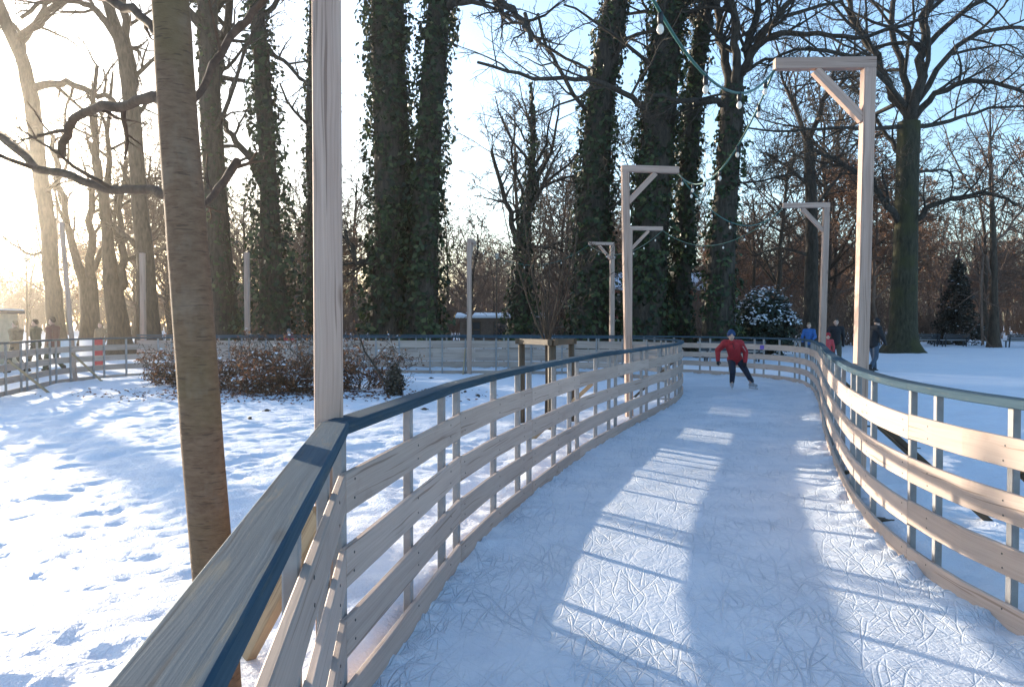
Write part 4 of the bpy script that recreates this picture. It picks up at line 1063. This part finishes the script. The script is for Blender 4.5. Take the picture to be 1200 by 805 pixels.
STAND = dict(pel=(0, 0, .95), wai=(0, .01, 1.1), che=(0, .02, 1.32), nec=(0, .0, 1.48), hea=(0, .03, 1.63),
             sl=(-.185, 0, 1.42), el=(-.27, -.02, 1.14), wl=(-.26, .10, .90), sr=(.185, 0, 1.42), er=(.27, -.02, 1.14), wr=(.26, .10, .90),
             hl=(-.09, 0, .92), kl=(-.10, .03, .50), al=(-.10, -.03, .09), hr=(.09, 0, .92), kr=(.10, .03, .50), ar=(.10, -.03, .09))
def person(label, x, y, H, face, pose, jacket, trousers, boots, hat=None, hair='brownhair', gloves='black', child=False, skates=False, bulk=1.0, z=0.0, trim=None):
    """face: heading in degrees, 0 looks away from the camera (+Y); +x of the figure is its right side"""
    s = H/1.75
    root = empty('person', (x, y, z), label, 'person', None, R(face)); root.scale = (s, s, s)
    J = dict(STAND); J.update(pose); J = {k: Vector(v) for k, v in J.items()}
    hs = 1.22 if child else 1.0
    hd = J['hea']; fw = Vector((0, 1, 0)); tilt = (J['hea']-J['nec']).normalized()
    look = Vector(pose.get('look', (0, 1, 0))).normalized(); sidev = look.cross(Vector((0, 0, 1))).normalized()
    caps = [(J['nec']-tilt*.05, J['nec']+tilt*.07, .058, .052), (J['pel'], J['che'], .125, .135), (J['hl'], J['hr'], .105, .105), (J['sl'], J['sr'], .07, .07)]
    for q in 'lr':
        caps += [(J['s'+q], J['e'+q], .052, .043), (J['e'+q], J['w'+q], .043, .03), (J['h'+q], J['k'+q], .085, .06), (J['k'+q], J['a'+q], .06, .042)]
    up = Vector((0, 0, 1))
    balls = [(hd+up*.02*hs, .076*hs, .092*hs, .112*hs, 14, 10)]
    caps += [(hd+look*.05*hs-up*.05*hs, hd+look*.045*hs-up*.06*hs, .055*hs, .05*hs), (hd+look*.088*hs+up*.02*hs, hd+look*.103*hs-up*.015*hs, .012, .017)]   # jaw and nose
    for sg in (-1, 1): caps.append((hd+sidev*sg*.076*hs+up*.015, hd+sidev*sg*.078*hs-up*.02, .018, .014))            # ears
    for q in 'lr':                                                    # palms and five fingers inside the gloves
        w = J['w'+q]; d = (w-J['e'+q]).normalized(); caps.append((w, w+d*.08, .032, .034))
    fused('body', M['skin'], caps, root, .018, balls)
    for sg in (-1, 1): MB().ball(hd+look*.083*hs+sidev*sg*.031*hs+up*.022*hs, .011*hs, n=8).build('eye', M['eye'], root, True)
    MB().tube([hd+look*.096*hs+sidev*.024-up*.052*hs, hd+look*.104*hs-up*.055*hs, hd+look*.096*hs-sidev*.024-up*.052*hs], [.004, .007, .004], 6).build('mouth', M['lip'], root, True)
    # jacket
    jc = [(J['pel']+up*.02, J['wai'], .155*bulk, .15*bulk), (J['wai'], J['che'], .15*bulk, .165*bulk), (J['sl'], J['sr'], .095*bulk, .095*bulk), (J['che'], J['nec'], .12*bulk, .078)]
    jc.append((J['hl'].lerp(J['hr'], .25), J['hl'].lerp(J['hr'], .75), .145*bulk, .145*bulk))
    for q in 'lr': jc += [(J['s'+q], J['e'+q], .082*bulk, .068*bulk), (J['e'+q], J['w'+q], .066*bulk, .05*bulk)]
    jk = fused('jacket', M[jacket], jc, root, .018)
    if trim:
        for q in 'lr':
            n_ = Vector((0, 1, 0)); a = J['s'+q]+n_*.085; b = J['e'+q]+n_*.068
            MB().tube([a, a.lerp(b, .5)+n_*.006, b], .012, 6).build('trim', M[trim], jk, True)
        MB().tube([J['nec']+Vector((0, .09, -.04)), J['che']+Vector((0, .17, -.05)), J['wai']+Vector((0, .155, 0))], .007, 6).build('zip', M['black'], jk, True)
    tc = [(J['hl'], J['hr'], .118, .118)]
    for q in 'lr': tc += [(J['h'+q], J['k'+q], .108, .082), (J['k'+q], J['a'+q]+up*.05, .08, .064)]
    fused('trousers', M[trousers], tc, root, .018)
    for q in 'lr':
        a = J['a'+q]; td = Vector(pose.get('t'+q, (0.05*(1 if q == 'r' else -1), 1, -.12))).normalized()
        bt = fused('skate' if skates else 'boot', M[boots], [(a+up*.1, a-up*.02, .062, .06), (a-up*.03-td*.05, a+td*.15-up*.035, .052, .042)], root, .016)
        if skates:
            MB().beam(a-td*.10-up*.115, a+td*.21-up*.115, .006, .03, ch=.001).build('blade', M['metal'], bt)
            for f in (-.06, .12): MB().beam(a+td*f-up*.06, a+td*f-up*.105, .02, .05).build('blade_holder', M['metal'], bt)
        w = J['w'+q]; d = (w-J['e'+q]).normalized(); sd = d.cross(Vector((0, 1, .2))).normalized(); nn = sd.cross(d)
        gl = [(w-d*.02, w+d*.075, .038, .04)]
        for k, (o_, l_) in enumerate(((-.03, .052), (-.010, .065), (.011, .06), (.031, .045))):
            k0 = w+d*.085+sd*o_; k1 = k0+d*l_*.55+nn*.012; gl += [(k0, k1, .0125, .012), (k1, k1+d*l_*.4+nn*.03, .012, .010)]
        sg = 1 if q == 'l' else -1; t0 = w+d*.02+sd*.033*sg; gl += [(t0, t0+d*.04+sd*.03*sg, .014, .013), (t0+d*.04+sd*.03*sg, t0+d*.07+sd*.03*sg+nn*.012, .013, .011)]
        fused('glove', M[gloves], gl, root, .0075)
    if hat:
        ht = fused('cap', M[hat], [(hd+up*.075*hs-look*.012, hd+up*.10*hs-look*.02, .096*hs, .085*hs), (hd+up*.058*hs-sidev*.03, hd+up*.058*hs+sidev*.03, .082*hs, .082*hs)], root, .014)
    else:
        fused('hair', M[hair], [(hd+up*.075*hs-look*.03, hd+up*.04*hs-look*.045, .085*hs, .08*hs), (hd+up*.095*hs+look*.005, hd+up*.085*hs-look*.03, .07*hs, .08*hs)], root, .014)
    # collar
    fused('collar', M[jacket], [(J['nec']-up*.02-sidev*.03, J['nec']-up*.02+sidev*.03, .072, .072), (J['nec']-up*.01, J['nec']+up*.02, .076, .07)], root, .014)
    return root

# skater coming round the bend, crouched, facing the camera
person('skater in red jacket and blue knit cap gliding towards the camera round the far bend', 5.42, 18.9, 1.64, 176,
       dict(pel=(-.04, -.16, .80), wai=(.0, -.06, .93), che=(.07, .10, 1.12), nec=(.12, .20, 1.26), hea=(.15, .27, 1.385), sl=(-.11, .12, 1.20), sr=(.28, .12, 1.20),
            el=(-.27, .02, .98), wl=(-.24, .12, .73), er=(.43, -.04, 1.02), wr=(.44, .06, .76), hl=(-.13, -.16, .78), hr=(.05, -.16, .78),
            kl=(-.27, .08, .48), al=(-.46, -.10, .15), kr=(.08, .14, .46), ar=(.06, -.04, .14), tl=(-.75, 1, -.05), tr=(.15, 1, -.05)),
       'red', 'navy', 'whiteboot', 'bluecap', skates=True, bulk=1.12, trim='redstripe', z=.01)
WALK = dict(kl=(-.10, .16, .52), al=(-.10, .22, .10), kr=(.10, -.02, .48), ar=(.10, -.28, .13), el=(-.27, -.10, 1.15), wl=(-.26, -.10, .92), er=(.27, .06, 1.16), wr=(.25, .22, .98))
person('woman in bright blue jacket standing beside the bluish gallows pole', 12.15, 31.8, 1.64, 150, dict(el=(-.27, .05, 1.15), wl=(-.18, .22, 1.05), er=(.28, .02, 1.15), wr=(.24, .14, .93)), 'blue', 'jeans', 'boot', None, 'fairhair')
person('person in black jacket and olive trousers walking between the two right poles', 11.75, 28.2, 1.78, 165, dict(WALK, er=(.31, .05, 1.22), wr=(.30, .26, 1.30)), 'black', 'olive', 'boot', None, 'brownhair')
person('person in black jacket and jeans half hidden behind the nearest right pole', 12.0, 25.8, 1.80, -60, dict(WALK, che=(0, .08, 1.31), nec=(0, .12, 1.46), hea=(0, .17, 1.59)), 'black', 'jeans', 'boot', 'black', bulk=1.1)
person('small child in coral red overall beside the person in black', 11.22, 27.6, 1.24, 160, {}, 'pink', 'pink', 'boot', 'red', child=True)
person('walker in long tan coat, leftmost of the three in the glare', -16.15, 25.3, 1.70, 80, WALK, 'tan', 'olive', 'boot', None, 'fairhair', bulk=1.1)
person('walker in dark green coat in the middle of the three in the glare', -15.86, 25.9, 1.74, 95, WALK, 'darkgreen', 'olive', 'boot', None, 'brownhair', bulk=1.05)
person('walker in maroon coat nearest the leaning pole in the glare', -14.76, 25.0, 1.80, 85, WALK, 'maroon', 'darkgreen', 'boot', None, 'brownhair', bulk=1.1)
person('person in tan coat behind the red panel, seen from the chest up', -17.2, 32.5, 1.66, 170, {}, 'tan', 'grey', 'boot', None, 'fairhair')
person('child in red jacket far off, above the brown brush', -9.75, 34.0, 1.35, 175, {}, 'pink', 'grey', 'boot', 'grey', child=True)
person('first of two tiny dark figures in front of the brown hut', -.95, 58, 1.7, 170, {}, 'black', 'navy', 'boot', None)
person('pale jacketed tiny figure right of the forked ivy trunk', 1.75, 56, 1.7, 175, {}, 'grey', 'navy', 'boot', 'banner_white' if False else None)

# ------------------------------------------------------------------ air
hz = MB(); hz.v = [(x, y, z) for z in (-3.0, 36.0) for x, y in ((-700, -250), (700, -250), (700, 800), (-700, 800))]
hz.f = [(3, 2, 1, 0), (4, 5, 6, 7), (0, 1, 5, 4), (1, 2, 6, 5), (2, 3, 7, 6), (3, 0, 4, 7)]
hm = bpy.data.materials.new('glare_haze'); hm.use_nodes = True; nt = hm.node_tree
for n_ in list(nt.nodes): nt.nodes.remove(n_)
o_ = nt.nodes.new('ShaderNodeOutputMaterial'); pv = nt.nodes.new('ShaderNodeVolumePrincipled')
pv.inputs['Color'].default_value = (1, .94, .86, 1); pv.inputs['Density'].default_value = .00062; pv.inputs['Anisotropy'].default_value = .915  # forward scattering volume added to stand in for the veiling glare near the sun
nt.links.new(pv.outputs[0], o_.inputs['Volume'])
hob = hz.build('haze', hm, None); tag(hob, 'thin haze added to imitate the glare around the low sun', 'haze', kind='stuff')

# ------------------------------------------------------------------ light, sky, camera
AZ, EL = R(-41.0), R(8.6)
sd = Vector((math.sin(AZ)*math.cos(EL), math.cos(AZ)*math.cos(EL), math.sin(EL)))
sl = bpy.data.lights.new('sun', 'SUN'); sl.energy = 3.6; sl.angle = R(.53); sl.color = (1, .86, .68)
so = bpy.data.objects.new('sun', sl); COL.objects.link(so); so.rotation_euler = sd.to_track_quat('Z', 'Y').to_euler(); so.location = (-30, 30, 20)
w = bpy.data.worlds.new('World'); scene.world = w; w.use_nodes = True; nt = w.node_tree
bg = nt.nodes['Background']; sky = nt.nodes.new('ShaderNodeTexSky'); sky.sky_type = 'NISHITA'; sky.sun_disc = False
sky.sun_elevation = EL; sky.sun_rotation = AZ; sky.air_density = 1.0; sky.dust_density = 1.8; sky.ozone_density = 2.6; sky.altitude = 200
nt.links.new(sky.outputs[0], bg.inputs[0]); bg.inputs[1].default_value = .15

cd = bpy.data.cameras.new('camera'); cam = bpy.data.objects.new('camera', cd); COL.objects.link(cam); scene.camera = cam
cam.location = (0, 0, CH); cd.sensor_width = 36; cd.lens = 36*F/1200; cd.clip_start = .05; cd.clip_end = 6000
cam.rotation_euler = (R(90)-math.atan((402.5-HZ)/F), 0, 0)

vs = scene.view_settings; scene.display_settings.display_device = 'sRGB'
vs.view_transform = 'Standard'; vs.look = 'None'; vs.gamma = 1; vs.use_curve_mapping = False; vs.exposure = 1.8
cy = scene.cycles
cy.use_denoising = True; cy.max_bounces = 6; cy.diffuse_bounces = 3; cy.glossy_bounces = 2; cy.transmission_bounces = 2; cy.volume_bounces = 0; cy.transparent_max_bounces = 6
cy.sample_clamp_indirect = 6
